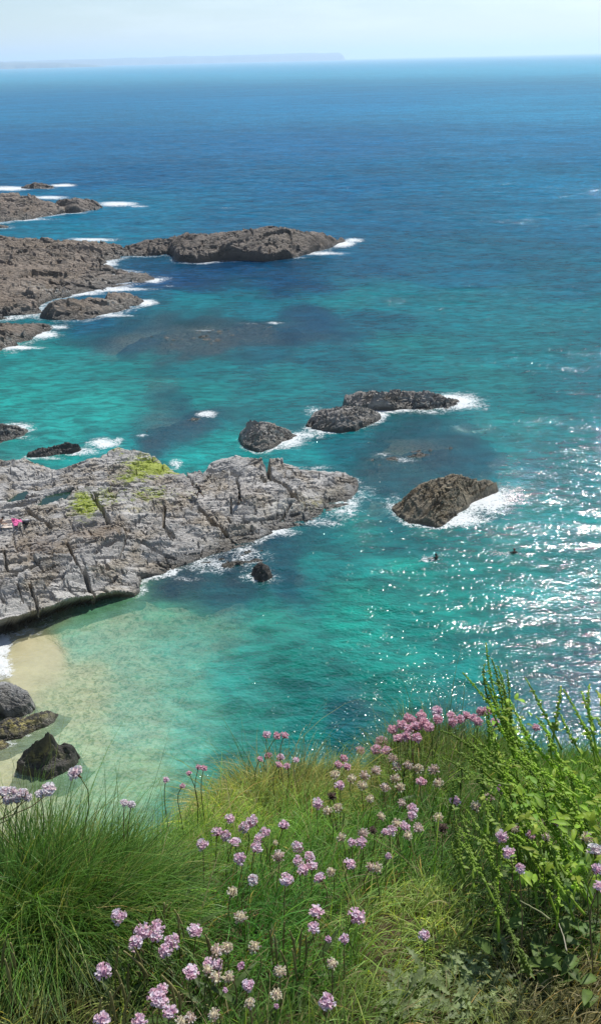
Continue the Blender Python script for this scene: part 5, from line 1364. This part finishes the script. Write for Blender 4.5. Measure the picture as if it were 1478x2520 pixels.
person('person with dark hair lying propped on elbows on the cream towel', (pv[0], pv[1], tz - .01), math.radians(-88),
    dict(face=(0, 1, .1), pelvis=(0, 0, .16), chest=(0, .34, .34), neck=(0, .47, .50), head=(0, .54, .62), shL=(-.18, .38, .42), shR=(.18, .38, .42), elL=(-.24, .42, .10), elR=(.24, .42, .10),
         wrL=(-.14, .66, .07), wrR=(.14, .66, .07), hipL=(-.10, -.08, .14), hipR=(.10, -.08, .14), knL=(-.12, -.48, .10), knR=(.13, -.46, .10), anL=(-.10, -.86, .10), anR=(.12, -.84, .10), toeL=(-.10, -1.0, .06), toeR=(.12, -.98, .06)),
    M_SKIN, (('swim_bottoms', TRUNKS, .012, M_BLACK_CLOTH), ('swim_top', ('chest', '~chest,waist,.4'), .012, M_BLACK_CLOTH)), True)

def backpack():
    p = HF_MAIN.hit(64, 1291); p[2] = HF_MAIN.h(p[0], p[1]) + .05
    th = empty('backpack', p, 'dark navy backpack lying on the rock beside the pink cloth', 'bag'); th.rotation_euler = (0, 0, .3); th.scale = (1.25,) * 3
    b = MB(); b.ball((0, 0, .14), .2, 14, 9, None, (1.25, .85, .75)); b.ball((-.16, 0, .2), .12, 10, 6, None, (1, 1, .9)); obj('main_bag', b.mesh('main_bag', [M_NAVY]), th)
    b = MB(); b.ball((.05, -.15, .12), .11, 10, 6, None, (1.1, .55, .75)); obj('front_pocket', b.mesh('front_pocket', [M_BLACK_CLOTH]), th)
    for s in (-1, 1):
        b = MB(); a = np.linspace(0, 1, 9); b.tube(np.stack([.18 + .22 * np.sin(a * 3.1), s * .1 + 0 * a, .2 - .17 * a], -1), .018, 6); obj('shoulder_strap', b.mesh('shoulder_strap', [M_BLACK_CLOTH]), th)
    b = MB(); b.ball((.10, .05, .27), .10, 10, 6, None, (1.4, .9, .4)); obj('folded_lining', b.mesh('folded_lining', [mat_plain('grey_lining', (.42, .43, .46), .9)]), th)
backpack()

def swimmer(label, px, py, top, rz, arm, skin):
    p = at_z(px, py, 0); z = top - 1.70
    person(label, (p[0], p[1], z), rz, dict(face=(0, 1, .05), pelvis=(0, -.04, .95), chest=(0, 0, 1.28), neck=(0, 0, 1.46), head=(0, .03, 1.59), shL=(-.18, 0, 1.39), shR=(.18, 0, 1.39), elL=(-.40, .12, 1.26 + arm), elR=(.42, .10, 1.16),
        wrL=(-.55, .30, 1.22 + arm), wrR=(.52, .32, 1.10), hipL=(-.10, -.05, .88), hipR=(.10, -.05, .88), knL=(-.14, .22, .58), knR=(.15, .02, .50), anL=(-.14, .05, .22), anR=(.16, -.28, .18), toeL=(-.14, .12, .12), toeR=(.16, -.24, .05)),
        skin, (('silhouette_suit', ('pelvis', 'waist', 'chest', 'shL', 'shR', 'hipL', 'hipR', '~shL,elL,.9', '~shR,elR,.9', '~hipL,knL,.8', '~hipR,knR,.8'), .010, M_BLACK_CLOTH),), True)  # black suit added so the swimmer reads as a dark backlit silhouette
swimmer('person swimming with head and shoulders out of the water, left one of two swimmers', 1072, 1377, .60, math.radians(40), .06, M_SKIN2)
swimmer('person swimming with dark head out of the water, right one of two swimmers', 1264, 1361, .46, math.radians(10), -.02, M_SKIN2)
